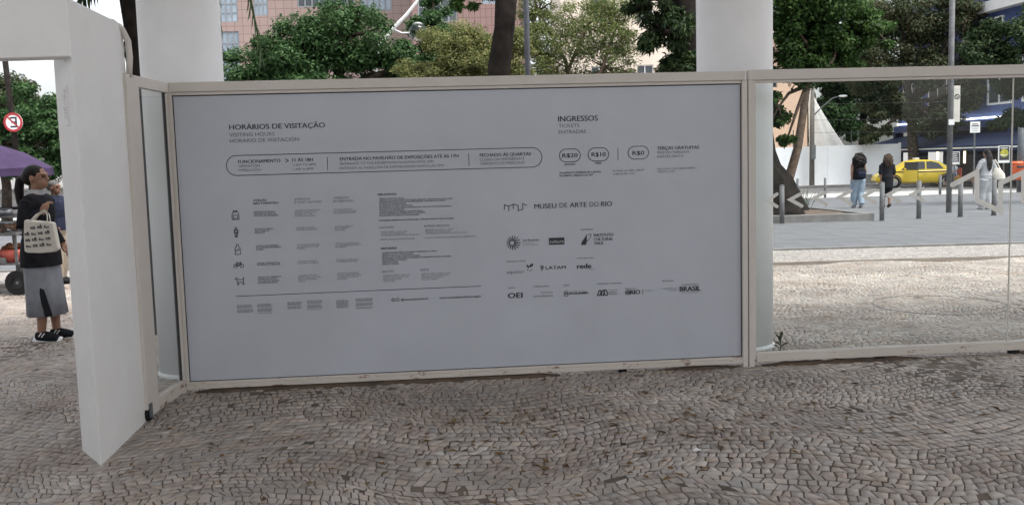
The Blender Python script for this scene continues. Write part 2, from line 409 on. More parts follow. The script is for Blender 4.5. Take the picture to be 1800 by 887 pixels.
def make_stones():
    X0, X1, Y0, Y1 = -10.0, 9.2, 3.0, 13.6
    Q = []
    y = Y0
    while y < Y1:
        h = rng.uniform(0.060, 0.088)
        n = int((X1-X0)/0.046)
        xs = X0 + rng.uniform(0,0.06) + np.cumsum(rng.uniform(0.034, 0.068, n))
        xs = xs[xs < X1]
        sk = rng.normal(0, 0.009, len(xs))
        jb = rng.normal(0, 0.004, len(xs)); jt = rng.normal(0, 0.004, len(xs))
        a = np.stack([xs[:-1]-sk[:-1], y+jb[:-1]], 1); b = np.stack([xs[1:]-sk[1:], y+jb[1:]], 1)
        c = np.stack([xs[1:]+sk[1:], y+h+jt[1:]], 1); d = np.stack([xs[:-1]+sk[:-1], y+h+jt[:-1]], 1)
        Q.append(np.stack([a,b,c,d], 1))
        y += h
    Q = np.concatenate(Q)                                   # (n,4,2)
    keep = (rng.random(len(Q)) > 0.006)
    Q = Q[keep]
    cen = Q.mean(1, keepdims=True)
    dv = Q - cen
    gap = np.concatenate([rng.uniform(0.0018,0.0036,(len(Q),1,1)), rng.uniform(0.0036,0.0062,(len(Q),1,1))], 2)
    O = cen + dv - np.sign(dv)*gap                          # outer ring at joint level
    I = cen + dv - np.sign(dv)*(gap+0.002) + rng.normal(0,0.0012,dv.shape)
    # depressions where the bedding has settled
    zc = 0.0068 + rng.normal(0, 0.0011, (len(Q),1))
    z = zc + rng.normal(0, 0.0009, (len(Q),4))
    def w3(A, zz):
        x, yy = warp(A[...,0], A[...,1]); return np.stack([x, yy, zz], -1)
    top = w3(I, z); low = w3(O, np.full(z.shape, -0.004))
    return np.concatenate([top, low], 1)                    # (n,8,3)
ST = make_stones()
FT = np.array([[0,1,2,3],[4,5,1,0],[5,6,2,1],[6,7,3,2],[7,4,0,3]])
cy = ST[:,:4,1].mean(1); cx = ST[:,:4,0].mean(1)
inview = (np.abs(cx+0.05) < 0.53*cy) & (cy > 4.42)
# keep clear of the solid feet of the portal and the columns
order = np.argsort(np.where(inview, np.hypot(cx, cy), 1e9))[:300]
single = np.zeros(len(ST), bool); single[order] = True
for i in order:
    v = ST[i]; c = v[:4].mean(0)*np.array([1,1,0])
    me = bpy.data.meshes.new('stone'); me.from_pydata((v-c).tolist(), [], FT.tolist())
    link('stone', me, M['stone'], pav, loc=tuple(c))
rest = ST[~single]
F = (FT[None] + (np.arange(len(rest))*8)[:,None,None]).reshape(-1,4)
tag(link('stone_field', fastmesh('stone_field', rest.reshape(-1,3), F), M['stone'], pav), kind='stuff')
# bedding sand between the stones: nearly fills the joints in worn patches
gx = np.linspace(-10.3, 9.5, 200); gy = np.linspace(2.7, 14.0, 130)
GX, GY = np.meshgrid(gx, gy)
fill = np.sin(1.3*GX+0.6*np.sin(1.7*GY)+1.0)*np.sin(1.1*GY+0.9*np.sin(1.2*GX)+4.0)
GZ = 0.0022 + 0.0045*np.clip(fill-0.35, 0, 0.65)/0.65 + rng.normal(0,0.0006,GX.shape)
idx = np.arange(GX.size).reshape(GX.shape)
F = np.stack([idx[:-1,:-1], idx[:-1,1:], idx[1:,1:], idx[1:,:-1]], -1).reshape(-1,4)
link('bedding', fastmesh('bedding', np.stack([GX,GY,GZ],-1).reshape(-1,3), F), M['joint'], pav, smooth=True)

# low soil ridge under the fence; dark colour doubles as the rail's contact shadow
def soil_shadow_ridge(u0, u1, hmax, seed):
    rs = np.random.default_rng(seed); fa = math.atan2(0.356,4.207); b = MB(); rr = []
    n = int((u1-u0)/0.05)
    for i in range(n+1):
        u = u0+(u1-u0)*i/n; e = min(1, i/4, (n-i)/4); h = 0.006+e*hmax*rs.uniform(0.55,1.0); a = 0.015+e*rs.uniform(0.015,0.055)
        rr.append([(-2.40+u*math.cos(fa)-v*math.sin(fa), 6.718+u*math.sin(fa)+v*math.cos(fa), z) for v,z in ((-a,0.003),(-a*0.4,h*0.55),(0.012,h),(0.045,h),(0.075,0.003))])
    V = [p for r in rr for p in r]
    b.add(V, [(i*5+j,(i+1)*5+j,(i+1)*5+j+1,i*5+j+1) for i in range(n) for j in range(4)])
    tag(b.build('soil_shadow_ridge', M['earth'], pav, smooth=True), kind='stuff')
soil_shadow_ridge(0.03, 2.75, 0.026, 1); soil_shadow_ridge(3.5, 4.15, 0.02, 2); soil_shadow_ridge(4.3, 5.6, 0.024, 3); soil_shadow_ridge(6.3, 8.0, 0.02, 4)
# manhole ring set in the paving outside the glass
mh = thing('manhole_cover', 'faint round manhole outline in the paving outside the glass', 'manhole', (4.45,9.7,0.011))
MB().loft([[(r*math.cos(2*PI*k/40), r*math.sin(2*PI*k/40), z) for k in range(40)] for r,z in ((0.655,-0.012),(0.655,-0.001),(0.640,-0.001),(0.640,-0.012))], cap=False).build('rim', M['kerb'], mh)
MB().box(-0.05,0.05,0.50,0.52,-0.01,0.0).build('lifting_slot', M['joint'], mh)

# plaza of big grey slabs, kerb, street
plaza = sheet('plaza', -60, 60, 15.95, 22.0, 0.0, M['slab'])
MB().add([(-60,22,0),(60,22,0),(60,38,-0.23),(-60,38,-0.23)], [(0,1,2,3)]).build('plaza_slope', M['slab'], plaza)
def slabz(y): return 0.0 if y <= 22 else -0.014375*(y-22)
tag(MB().box(-60,60,15.88,16.02,-0.1,0.014).build('kerb', M['kerb'], None, bevel=0.004), kind='structure')
# single slabs of the plaza, joints recessed
sx = 3.0
cnt = 0
for r in range(8):
    y0 = 16.03 + r*0.745
    x = 2.5 + (r%2)*0.55
    while x < 14.2 and cnt < 300:
        wd = 1.1
        MB().box(-wd/2+0.004, wd/2-0.004, 0.004, 0.741, -0.01, 0.007+0.003*random.random()).build('slab', M['slab'], plaza, loc=(x+wd/2, y0, 0.0))
        x += wd; cnt += 1
tag(MB().box(-60,60,38.0,38.3,-0.5,-0.21).build('street_kerb', M['kerb'], None, bevel=0.01), kind='structure')
sheet('road', -80, 80, 38.3, 53.2, -0.37, M['asphalt'])
sheet('tram_track', -80, 80, 40.2, 46.0, -0.366, M['pale_road'])
for i,(x,y) in enumerate(((12.2,39.0),(14.0,39.0),(15.8,39.0),(17.6,39.0))):
    sheet('road_marking', x, x+0.9, y-0.5, y+0.8, -0.362, M['white_line'])
sheet('road_marking', -40, 60, 47.2, 47.4, -0.362, M['white_line'])
tag(MB().box(-60,80,53.2,53.45,-0.6,-0.22).build('far_kerb', M['kerb'], None, bevel=0.01), kind='structure')
sheet('far_pavement', -80, 80, 53.45, 75, -0.225, M['pale_road'])

# ------------------------------------------------------------------ the canopy over the entrance and its columns
tag(MB().box(-17,17,-4.0,8.35,6.6,7.1).build('canopy_roof', M['white']), 'white roof slab over the museum entrance carried by round columns', 'roof')
def column(x, y, label):
    c = thing('column', label, 'column', (x,y,0), 0, 'round white columns')
    n = 48
    MB().loft([[(0.31*math.cos(2*PI*k/n),0.31*math.sin(2*PI*k/n),z) for k in range(n)] for z in (-0.02,1.6,3.2,4.8,6.6)]).build('shaft', M['column'], c, smooth=True)
    MB().loft([[(r*math.cos(2*PI*k/n),r*math.sin(2*PI*k/n),z) for k in range(n)] for r,z in ((0.325,-0.02),(0.325,0.02),(0.312,0.035))]).build('base_ring', M['column'], c)
mb_ = thing('unseen_museum_front', 'unseen dark glazed museum front behind the viewer, added to darken reflections in the glass', 'building', (-17,-15,0))  # out of view; added and sized to keep the glass fence's reflections dark
MB().box(0,34,-4,0,0,4.4).build('wall', M['kerb'], mb_)
for k in range(8): MB().box(0.4+k*4.2,4.2+k*4.2,0.01,0.06,0.1,4.0).build('window', M['glass_dark'], mb_)
column(-2.555, 7.5, 'round white column behind the left end of the grey sign')
column(1.895, 7.93, 'round white column behind the right end of the grey sign, seen through the glass')
for x in (-11.0, 10.4):
    column(x, 7.6, 'round white column far to the %s of the entrance' % ('left' if x < 0 else 'right'))

# ------------------------------------------------------------------ entrance portal on the left
po = thing('entrance_portal', 'white painted portal frame at the left edge, post and lintel', 'portal', (-2.31,5.07,0))
ZL, ZT = 2.237, 2.547
MB().add([(0,0,-.02),(0,0,ZL),(0,0,ZT),(-.105,.97,-.02),(-.105,.97,ZT),(-.31,1.0,-.02),(-.31,1.0,ZT),(-.245,.31,-.02),(-.245,.31,ZT),(-.1027,.13,ZL),(-.1027,.13,ZT),(-.62,0,ZL),(-.62,0,ZT),(-.62,.13,ZL),(-.62,.13,ZT)],
         [(0,3,4,2,1),(3,5,6,4),(5,7,8,6),(7,0,1,9,10,8),(1,11,13,9),(1,2,12,11),(13,14,10,9),(11,12,14,13),(2,4,6,8,10,14,12),(0,7,5,3)]).build('post', M['portal'], po, bevel=0.008)
MB().box(-3.05,-0.622,0.0,0.13,2.237,2.547).build('lintel', M['portal'], po)
MB().box(-3.30,-3.05,0.002,0.9,-0.02,2.549).build('post', M['portal'], po, bevel=0.012)
pl = MB()
nx, ny = (-0.31/0.395, -0.245/0.395)      # outward normal of the slanted face
tx, ty = (-0.245/0.395, 0.31/0.395)
def fb(mb, t0, t1, d0, d1, z0, z1):
    pts = [(tx*t+nx*d, ty*t+ny*d) for t,d in ((t0,d0),(t1,d0),(t1,d1),(t0,d1))]
    return mb.prism(pts, z0, z1)
pq = fb(pl, 0.13, 0.20, -0.003, 0.008, 1.88, 2.10).build('plaque', M['portal'], po, bevel=0.003)
pl2 = MB()
for i in range(7): fb(pl2, 0.145+0.006*(i%2), 0.185, 0.007, 0.012+0.003*(i%3), 1.92+i*0.024, 1.935+i*0.024)
pl2.build('plaque_relief', M['sole'], pq)

# ------------------------------------------------------------------ side glass section between portal and sign
sd = thing('side_glass_panel', 'narrow glazed side panel in cream frame beside the white portal', 'fence panel', (-2.385,5.965,0))
MB().box(-0.055,0.0,0.0,0.19,0.03,2.235).build('post', M['frame'], sd, bevel=0.004)
MB().box(-0.050,-0.004,0.191,0.74,2.165,2.236).build('top_rail', M['frame'], sd, bevel=0.004)
MB().box(-0.050,-0.004,0.191,0.74,0.03,0.115).build('bottom_rail', M['frame_rust'], sd, bevel=0.004)
MB().box(-0.044,-0.012,0.191,0.225,0.116,2.164).build('stile', M['frame'], sd, bevel=0.003)
MB().box(-0.044,-0.012,0.70,0.739,0.116,2.164).build('stile', M['frame'], sd, bevel=0.003)
MB().box(-0.031,-0.023,0.226,0.699,0.116,2.164).build('glass_pane', M['glass'], sd)
MB().box(-0.036,-0.018,0.688,0.699,0.117,2.163).build('gasket', M['gasket'], sd)
MB().tube([(-0.085,-0.12,2.545),(-0.05,-0.03,2.545),(-0.02,0.03,2.51),(0.0,0.065,2.44),(0.002,0.07,2.34),(-0.01,0.07,2.22)], 0.02, 10).build('hoop_handle', M['frame'], sd, smooth=True)
cs = MB().tube([(-0.06,0.03,0.05),(0.0,0.03,0.05)], 0.045, 16).build('caster', M['rubber'], sd)
MB().box(0.002,0.010,0.01,0.05,0.03,0.12).build('caster_fork', M['steel'], cs)

# ------------------------------------------------------------------ the sign
FA = math.atan2(0.356,4.207)
sg = thing('information_sign', 'large grey museum information board with dark print in a cream frame', 'sign', (-2.40,6.718,0), FA)
MB().box(-0.012,4.185,-0.002,0.06,2.172,2.240).build('top_rail', M['frame'], sg, bevel=0.004)
MB().box(0.022,4.16,0.012,0.05,2.150,2.1715).build('inner_rail', M['frame'], sg, bevel=0.003)
MB().box(0.0,4.160,-0.002,0.06,0.031,0.064).build('bottom_rail', M['frame_rust'], sg, bevel=0.004)
MB().box(0.022,4.16,0.008,0.05,0.0645,0.083).build('inner_rail', M['frame_rust'], sg, bevel=0.003)
MB().box(-0.040,-0.0125,0.0,0.06,0.0,2.238).build('post', M['frame'], sg, bevel=0.004)
MB().box(-0.0115,0.021,0.006,0.055,0.065,2.1715).build('stile', M['frame'], sg, bevel=0.004)
MB().box(4.161,4.203,0.002,0.058,0.0,2.1715).build('post', M['frame'], sg, bevel=0.004)
for x in (1.1,2.2,3.2): MB().box(x,x+0.06,0.01,0.05,-0.01,0.031).build('foot', M['rubber'], sg)
pn = MB().box(0.021,4.161,0.030,0.040,0.083,2.150).build('panel', M['panel'], sg)
g_ = MB()
for a in ((0.021,4.161,2.143,2.150),(0.021,4.161,0.083,0.088),(0.021,0.027,0.088,2.143),(4.155,4.161,0.088,2.143)): g_.box(a[0],a[1],0.026,0.0298,a[2],a[3])
g_.build('gasket', M['gasket'], sg)
LY = 0.0275                                          # print lies a couple of millimetres proud of the sheet

TEXT = [
    ('HORÁRIOS DE VISITAÇÃO', 0.405, 1.900, 0.677, 0.0364, 0),
    ('VISITING HOURS', 0.403, 1.850, 0.319, 0.0274, 1),
    ('HORARIO DE VISITACIÓN', 0.405, 1.808, 0.488, 0.0274, 1),
    ('FUNCIONAMENTO', 0.454, 1.660, 0.299, 0.0236, 0),
    ('11 ÀS 18H', 0.838, 1.661, 0.146, 0.0237, 0),
    ('OPERATION', 0.454, 1.630, 0.150, 0.0184, 1),
    ('OPERACIÓN', 0.453, 1.601, 0.157, 0.0184, 1),
    ('11AM TO 6PM', 0.839, 1.628, 0.163, 0.0185, 1),
    ('11AM A 6PM', 0.837, 1.598, 0.146, 0.0185, 1),
    ('ENTRADA NO PAVILHÃO DE EXPOSIÇÕES ATÉ ÀS 17H', 1.177, 1.659, 0.860, 0.0238, 0),
    ('ENTRANCE TO THE EXHIBITIONS PAVILION UNTIL 5PM', 1.176, 1.627, 0.678, 0.0185, 1),
    ('ENTRADA AL PABELLÓN DE EXPOSICIONES HASTA LAS 5PM', 1.174, 1.595, 0.753, 0.0185, 1),
    ('FECHADO ÀS QUARTAS', 2.194, 1.659, 0.377, 0.0241, 0),
    ('CLOSED ON WEDNESDAYS', 2.193, 1.629, 0.328, 0.0188, 1),
    ('CERRADO LOS MIERCOLES', 2.194, 1.600, 0.329, 0.0188, 1),
    ('INGRESSOS', 2.780, 1.901, 0.295, 0.0396, 0),
    ('TICKETS', 2.782, 1.857, 0.154, 0.0262, 1),
    ('ENTRADAS', 2.781, 1.812, 0.205, 0.0262, 1),
    ('R$20', 2.805, 1.637, 0.113, 0.0299, 0),
    ('R$10', 3.024, 1.638, 0.105, 0.0300, 0),
    ('R$0', 3.332, 1.641, 0.088, 0.0301, 0),
    ('INTEIRA', 2.820, 1.579, 0.082, 0.0145, 0),
    ('MEIA', 3.050, 1.582, 0.049, 0.0146, 0),
    ('TERÇAS GRATUITAS', 3.519, 1.675, 0.318, 0.0238, 0),
    ('FREE ON TUESDAYS', 3.519, 1.645, 0.244, 0.0183, 1),
    ('MARTES GRATIS', 3.519, 1.615, 0.198, 0.0183, 1),
    ('PAGAMENTO SOMENTE EM CARTÃO', 2.782, 1.517, 0.309, 0.0137, 0),
    ('DE DÉBITO, CRÉDITO OU PIX*', 2.781, 1.496, 0.253, 0.0137, 0),
    ('PAYMENT BY DEBIT, CREDIT', 3.181, 1.521, 0.239, 0.0128, 1),
    ('CARD OR PIX* ONLY.', 3.181, 1.498, 0.173, 0.0128, 1),
    ('SOLO PAGO CON TARJETA DÉBITO,', 3.517, 1.526, 0.304, 0.0129, 1),
    ('CRÉDITO O PIX*', 3.517, 1.504, 0.137, 0.0129, 1),
    ('ATENÇÃO', 0.546, 1.383, 0.094, 0.0155, 0),
    ('NÃO É PERMITIDO', 0.545, 1.361, 0.178, 0.0156, 0),
    ('ATTENTION', 0.838, 1.382, 0.112, 0.0156, 1),
    ('IT IS NOT ALLOWED', 0.837, 1.360, 0.195, 0.0156, 1),
    ('ATENCIÓN', 1.116, 1.383, 0.113, 0.0157, 1),
    ('NO PERMITIDO', 1.115, 1.359, 0.146, 0.0157, 1),
    ('MOCHILAS OU BOLSAS', 0.546, 1.302, 0.147, 0.0095, 0),
    ('MAIORES QUE 30X40 NO', 0.546, 1.288, 0.157, 0.0095, 0),
    ('PAVILHÃO DE EXPOSIÇÕES', 0.545, 1.274, 0.172, 0.0095, 0),
    ('TO ENTER WITH BACKPACKS', 0.836, 1.304, 0.184, 0.0095, 1),
    ('OR BAGS LARGER THAN', 0.835, 1.291, 0.160, 0.0095, 1),
    ('30X40 IN THE', 0.835, 1.277, 0.129, 0.0095, 1),
    ('EXHIBITION PAVILION', 0.834, 1.263, 0.149, 0.0095, 1),
    ('MOCHILAS O BOLSOS', 1.117, 1.302, 0.134, 0.0095, 1),
    ('MÁS GRANDES QUE 30X40', 1.116, 1.288, 0.165, 0.0095, 1),
    ('SALA DE EXPOSICIONES', 1.115, 1.275, 0.159, 0.0095, 1),
    ('ENTRAR NO ESPAÇO', 0.546, 1.179, 0.132, 0.0095, 0),
    ('SEM CAMISA OU', 0.546, 1.165, 0.104, 0.0095, 0),
    ('DESCALÇO', 0.545, 1.151, 0.071, 0.0095, 0),
    ('TO ENTER THIS SPACE', 0.839, 1.177, 0.137, 0.0095, 1),
    ('SHIRTLESS OR BAREFOOT', 0.838, 1.163, 0.159, 0.0095, 1),
    ('ENTRAR AL ESPACIO', 1.120, 1.178, 0.128, 0.0096, 1),
    ('SIN CAMISETA O', 1.119, 1.165, 0.103, 0.0096, 1),
    ('DESCALZO', 1.119, 1.151, 0.072, 0.0096, 1),
    ('ENTRAR COM GARRAFAS', 0.548, 1.056, 0.160, 0.0095, 0),
    ('OU QUALQUER RECIPIENTE', 0.547, 1.043, 0.177, 0.0095, 0),
    ('DE VIDRO', 0.546, 1.029, 0.053, 0.0095, 0),
    ('TO ENTER WITH BOTTLES', 0.839, 1.053, 0.164, 0.0096, 1),
    ('OR ANY KIND OF GLASS', 0.839, 1.039, 0.156, 0.0096, 1),
    ('RECIPIENT', 0.838, 1.025, 0.064, 0.0096, 1),
    ('ENTRAR CON BOTELLAS', 1.119, 1.054, 0.163, 0.0096, 1),
    ('O CUALQUIER RECIPIENTE', 1.118, 1.040, 0.183, 0.0096, 1),
    ('DE VIDRIO', 1.117, 1.026, 0.073, 0.0096, 1),
    ('ENTRAR COM BICICLETAS,', 0.549, 0.930, 0.164, 0.0096, 0),
    ('PATINETES OU SIMILARES', 0.548, 0.917, 0.166, 0.0096, 0),
    ('TO ENTER WITH BIKES,', 0.839, 0.932, 0.144, 0.0096, 1),
    ('SCOOTERS OR SIMILAR', 0.838, 0.918, 0.151, 0.0096, 1),
    ('ENTRAR CON BICICLETAS,', 1.120, 0.934, 0.162, 0.0096, 1),
    ('SCOOTERS O SIMILARES', 1.119, 0.920, 0.151, 0.0096, 1),
    ('ENTRAR COM ANIMAIS DE', 0.550, 0.827, 0.165, 0.0096, 0),
    ('ESTIMAÇÃO, EXCETO', 0.549, 0.813, 0.138, 0.0096, 0),
    ('CÃO GUIA OU ANIMAIS', 0.548, 0.799, 0.151, 0.0096, 0),
    ('DE APOIO EMOCIONAL', 0.547, 0.785, 0.143, 0.0096, 0),
    ('TO ENTER WITH PETS,', 0.839, 0.828, 0.139, 0.0096, 1),
    ('EXCEPT GUIDE DOGS OR', 0.839, 0.814, 0.161, 0.0096, 1),
    ('EMOTIONAL SUPPORT', 0.838, 0.800, 0.137, 0.0096, 1),
    ('ANIMALS', 0.837, 0.786, 0.053, 0.0096, 1),
    ('ENTRAR CON MASCOTAS,', 1.121, 0.833, 0.156, 0.0097, 1),
    ('EXCEPTO PERROS DE GUÍA', 1.120, 0.819, 0.173, 0.0097, 1),
    ('O ANIMALES DE APOYO', 1.120, 0.805, 0.151, 0.0097, 1),
    ('EMOCIONAL', 1.119, 0.791, 0.073, 0.0097, 1),
    ('MEIA ENTRADA', 1.440, 1.398, 0.136, 0.0157, 0),
    ('PESSOAS COM ATÉ 21 ANOS;', 1.450, 1.370, 0.177, 0.0095, 0),
    ('PESSOAS COM IDADE ENTRE 15 E 29 ANOS, MEDIANTE APRESENTAÇÃO DE ID JOVEM;', 1.450, 1.356, 0.535, 0.0096, 0),
    ('ESTUDANTES DE ESCOLAS PARTICULARES (ENSINO FUNDAMENTAL E MÉDIO);', 1.449, 1.343, 0.485, 0.0096, 0),
    ('ESTUDANTES UNIVERSITÁRIOS;', 1.448, 1.329, 0.197, 0.0096, 0),
    ('PROFESSORES DA REDE PARTICULAR;', 1.448, 1.315, 0.240, 0.0096, 0),
    ('PROFESSORES DA REDE PÚBLICA DE ENSINO DE TODOS OS ESTADOS BRASILEIROS;', 1.447, 1.301, 0.527, 0.0096, 0),
    ('PESSOAS COM DEFICIÊNCIA;', 1.447, 1.287, 0.181, 0.0096, 0),
    ('ACOMPANHANTE DE PESSOAS COM DEFICIÊNCIA;', 1.446, 1.273, 0.319, 0.0096, 0),
    ('PESSOAS NASCIDAS NA CIDADE DO RIO DE JANEIRO;', 1.446, 1.260, 0.334, 0.0096, 0),
    ('MORADORES DA CIDADE DO RIO DE JANEIRO.', 1.445, 1.246, 0.293, 0.0096, 0),
    ('É NECESSÁRIO APRESENTAR DOCUMENTAÇÃO COMPROBATÓRIA EM TODOS OS CASOS', 1.440, 1.210, 0.546, 0.0102, 0),
    ('HALF ENTRY', 1.442, 1.156, 0.109, 0.0158, 1),
    ('ENTRADA REDUCIDA', 1.769, 1.156, 0.187, 0.0159, 1),
    ('PEOPLE UNDER 21 YEARS OLD;', 1.451, 1.126, 0.192, 0.0096, 1),
    ('PEOPLE WITH DISABILITIES;', 1.451, 1.112, 0.175, 0.0096, 1),
    ('ACCOMPANYING PEOPLE WITH DISABILITIES', 1.450, 1.099, 0.279, 0.0096, 1),
    ('IDENTIFICATION DOCUMENTS REQUIRED', 1.443, 1.071, 0.254, 0.0102, 1),
    ('PERSONAS CON HASTA 21 AÑOS;', 1.777, 1.131, 0.203, 0.0096, 1),
    ('PERSONAS CON DISCAPACIDAD;', 1.776, 1.117, 0.187, 0.0097, 1),
    ('ACOMPAÑANTE DE PERSONAS CON DISCAPACIDAD', 1.776, 1.103, 0.308, 0.0097, 1),
    ('SE NECESITA PRESENTAR DOCUMENTOS DE COMPROBACIÓN', 1.769, 1.072, 0.379, 0.0102, 1),
    ('GRATUIDADE', 1.444, 1.002, 0.117, 0.0159, 0),
    ('ALUNOS DA REDE PÚBLICA DO ENSINO FUNDAMENTAL E MÉDIO;', 1.453, 0.973, 0.403, 0.0097, 0),
    ('CRIANÇAS DE ATÉ 5 ANOS DE IDADE;', 1.452, 0.959, 0.230, 0.0097, 0),
    ('PESSOAS COM IDADE A PARTIR DE 60 ANOS;', 1.452, 0.945, 0.281, 0.0097, 0),
    ('PROFESSORES DA REDE PÚBLICA DE ENSINO DO MUNICÍPIO DO RIO DE JANEIRO;', 1.451, 0.931, 0.510, 0.0097, 0),
    ('FUNCIONÁRIOS DE MUSEUS;', 1.451, 0.917, 0.179, 0.0097, 0),
    ('VIZINHOS DO MAR;', 1.450, 0.903, 0.120, 0.0097, 0),
    ('GUIAS DE TURISMO.', 1.449, 0.889, 0.125, 0.0097, 0),
    ('GRATUITY', 1.446, 0.831, 0.090, 0.0160, 1),
    ('GRATIS', 1.726, 0.833, 0.065, 0.0160, 1),
    ('CHILDREN UNDER 5 YEARS OLD;', 1.454, 0.805, 0.200, 0.0097, 1),
    ('PEOPLE OVER THE AGE OF 60;', 1.453, 0.791, 0.188, 0.0097, 1),
    ('MUSEUM EMPLOYEES;', 1.453, 0.777, 0.135, 0.0097, 1),
    ('TOUR GUIDES.', 1.452, 0.763, 0.090, 0.0097, 1),
    ('NIÑOS DE HASTA 5 AÑOS DE EDAD;', 1.735, 0.807, 0.219, 0.0097, 1),
    ('PERSONAS CON 60 AÑOS O MÁS;', 1.735, 0.793, 0.202, 0.0097, 1),
    ('EMPLEADOS DE MUSEOS;', 1.734, 0.779, 0.162, 0.0097, 1),
    ('GUÍAS DE TURISMO.', 1.734, 0.765, 0.123, 0.0097, 1),
    ('@museudeartedorio', 1.577, 0.619, 0.202, 0.0161, 0),
    ('www.museudeartedorio.org.br', 1.860, 0.621, 0.312, 0.0161, 0),
    ('MUSEU', 2.587, 1.265, 0.164, 0.0356, 0),
    ('DE', 2.775, 1.267, 0.058, 0.0357, 2),
    ('ARTE', 2.853, 1.267, 0.126, 0.0357, 0),
    ('DO', 3.001, 1.267, 0.068, 0.0358, 2),
    ('RIO', 3.088, 1.268, 0.083, 0.0358, 0),
    ('Lei Rouanet', 2.494, 1.027, 0.124, 0.0158, 0),
    ('Incentivo a', 2.494, 1.011, 0.074, 0.0105, 1),
    ('Projetos Culturais', 2.493, 0.995, 0.116, 0.0105, 1),
    ('MANTENEDOR', 2.930, 1.094, 0.096, 0.0085, 0),
    ('INSTITUTO', 3.029, 1.043, 0.149, 0.0222, 0),
    ('CULTURAL', 3.028, 1.012, 0.147, 0.0223, 0),
    ('VALE', 3.028, 0.982, 0.071, 0.0223, 0),
    ('PATROCÍNIO MASTER', 2.367, 0.875, 0.144, 0.0084, 0),
    ('equinor', 2.367, 0.788, 0.133, 0.0275, 1),
    ('LATAM', 2.660, 0.809, 0.152, 0.0255, 0),
    ('PATROCÍNIO OURO', 2.896, 0.880, 0.129, 0.0085, 0),
    ('rede', 2.897, 0.807, 0.107, 0.0362, 3),
    ('Itaú', 2.995, 0.794, 0.029, 0.0107, 1),
    ('GESTÃO', 2.372, 0.677, 0.053, 0.0085, 0),
    ('OEI', 2.372, 0.605, 0.108, 0.0383, 3),
    ('CORREALIZAÇÃO', 2.566, 0.680, 0.117, 0.0085, 0),
    ('instituto', 2.620, 0.631, 0.088, 0.0160, 1),
    ('artecidadania', 2.564, 0.604, 0.146, 0.0181, 1),
    ('APOIO', 2.793, 0.681, 0.043, 0.0085, 0),
    ('GOVERNO DO ESTADO', 2.835, 0.632, 0.131, 0.0075, 1),
    ('RIO DE JANEIRO', 2.835, 0.614, 0.143, 0.0150, 3),
    ('CONCEPÇÃO E REALIZAÇÃO', 3.046, 0.682, 0.189, 0.0086, 0),
    ('Fundação', 3.138, 0.632, 0.067, 0.0097, 1),
    ('Roberto', 3.138, 0.615, 0.059, 0.0097, 0),
    ('Marinho', 3.138, 0.600, 0.061, 0.0097, 0),
    ('PREFEITURA', 3.260, 0.636, 0.083, 0.0075, 0),
    ('RIO', 3.299, 0.597, 0.074, 0.0323, 3),
    ('Cultura', 3.410, 0.614, 0.058, 0.0129, 1),
    ('REALIZAÇÃO', 3.546, 0.684, 0.088, 0.0086, 0),
    ('MINISTÉRIO DA', 3.547, 0.625, 0.108, 0.0097, 1),
    ('CULTURA', 3.593, 0.609, 0.062, 0.0097, 1),
    ('GOVERNO FEDERAL', 3.694, 0.649, 0.132, 0.0086, 0),
    ('BRASIL', 3.680, 0.604, 0.160, 0.0367, 3),
    ('UNIÃO E RECONSTRUÇÃO', 3.693, 0.589, 0.138, 0.0076, 1),
    ('cultura', 2.695, 1.005, 0.105, 0.0253, 4),
]

_tc = {}
def text_mesh(body, style):
    cu = bpy.data.curves.new('lettering', 'FONT')
    cu.body = body; cu.size = 1.0
    cu.resolution_u = 3
    o = bpy.data.objects.new('lettering', cu); COL.objects.link(o)
    bpy.context.view_layer.update()
    me = bpy.data.meshes.new_from_object(o.evaluated_get(bpy.context.evaluated_depsgraph_get()))
    bpy.data.objects.remove(o); bpy.data.curves.remove(cu)
    return me
def put_text(body, u, z, wd, cap, style, parent, y, mat, name='lettering', CAP=0.70):
    me = text_mesh(body, style)
    n = len(me.vertices); a = np.empty(n*3, np.float32); me.vertices.foreach_get('co', a); a = a.reshape(-1,3)
    x0, x1 = a[:,0].min(), a[:,0].max()
    b = np.empty_like(a); b[:,0] = u + (a[:,0]-x0)*wd/(x1-x0); b[:,2] = z + a[:,1]*cap/CAP; b[:,1] = y
    k = {0:1, 3:2}.get(style, 0)                     # heavier weights: the print repeated a hair to each side
    if k:
        F = [tuple(p.vertices) for p in me.polygons]; e = 0.028*cap
        sh = [(-e,0,0),(e,0,-2e-4)] if k == 1 else [(-2.2*e,0,0),(-.7*e,e,-2e-4),(.7*e,-e,-4e-4),(2.2*e,0,-6e-4)]
        m2 = bpy.data.meshes.new('lettering')
        m2.from_pydata(np.concatenate([b+np.array([d[0],d[2],d[1]]) for d in sh]).tolist(), [], [tuple(i+q*n for i in f) for q in range(len(sh)) for f in F])
        bpy.data.meshes.remove(me); me = m2
    else:
        me.vertices.foreach_set('co', b.ravel()); me.materials.clear(); me.update()
    return link(name, me, mat, parent)
INK = [M['ink'], M['ink_grey'], M['ink'], M['ink'], M['ink_light']]
for body, u, z, wd, cap, st in TEXT:
    put_text(body, u, z, wd, cap, st, pn, LY - (0.001 if st == 4 else 0), INK[st])

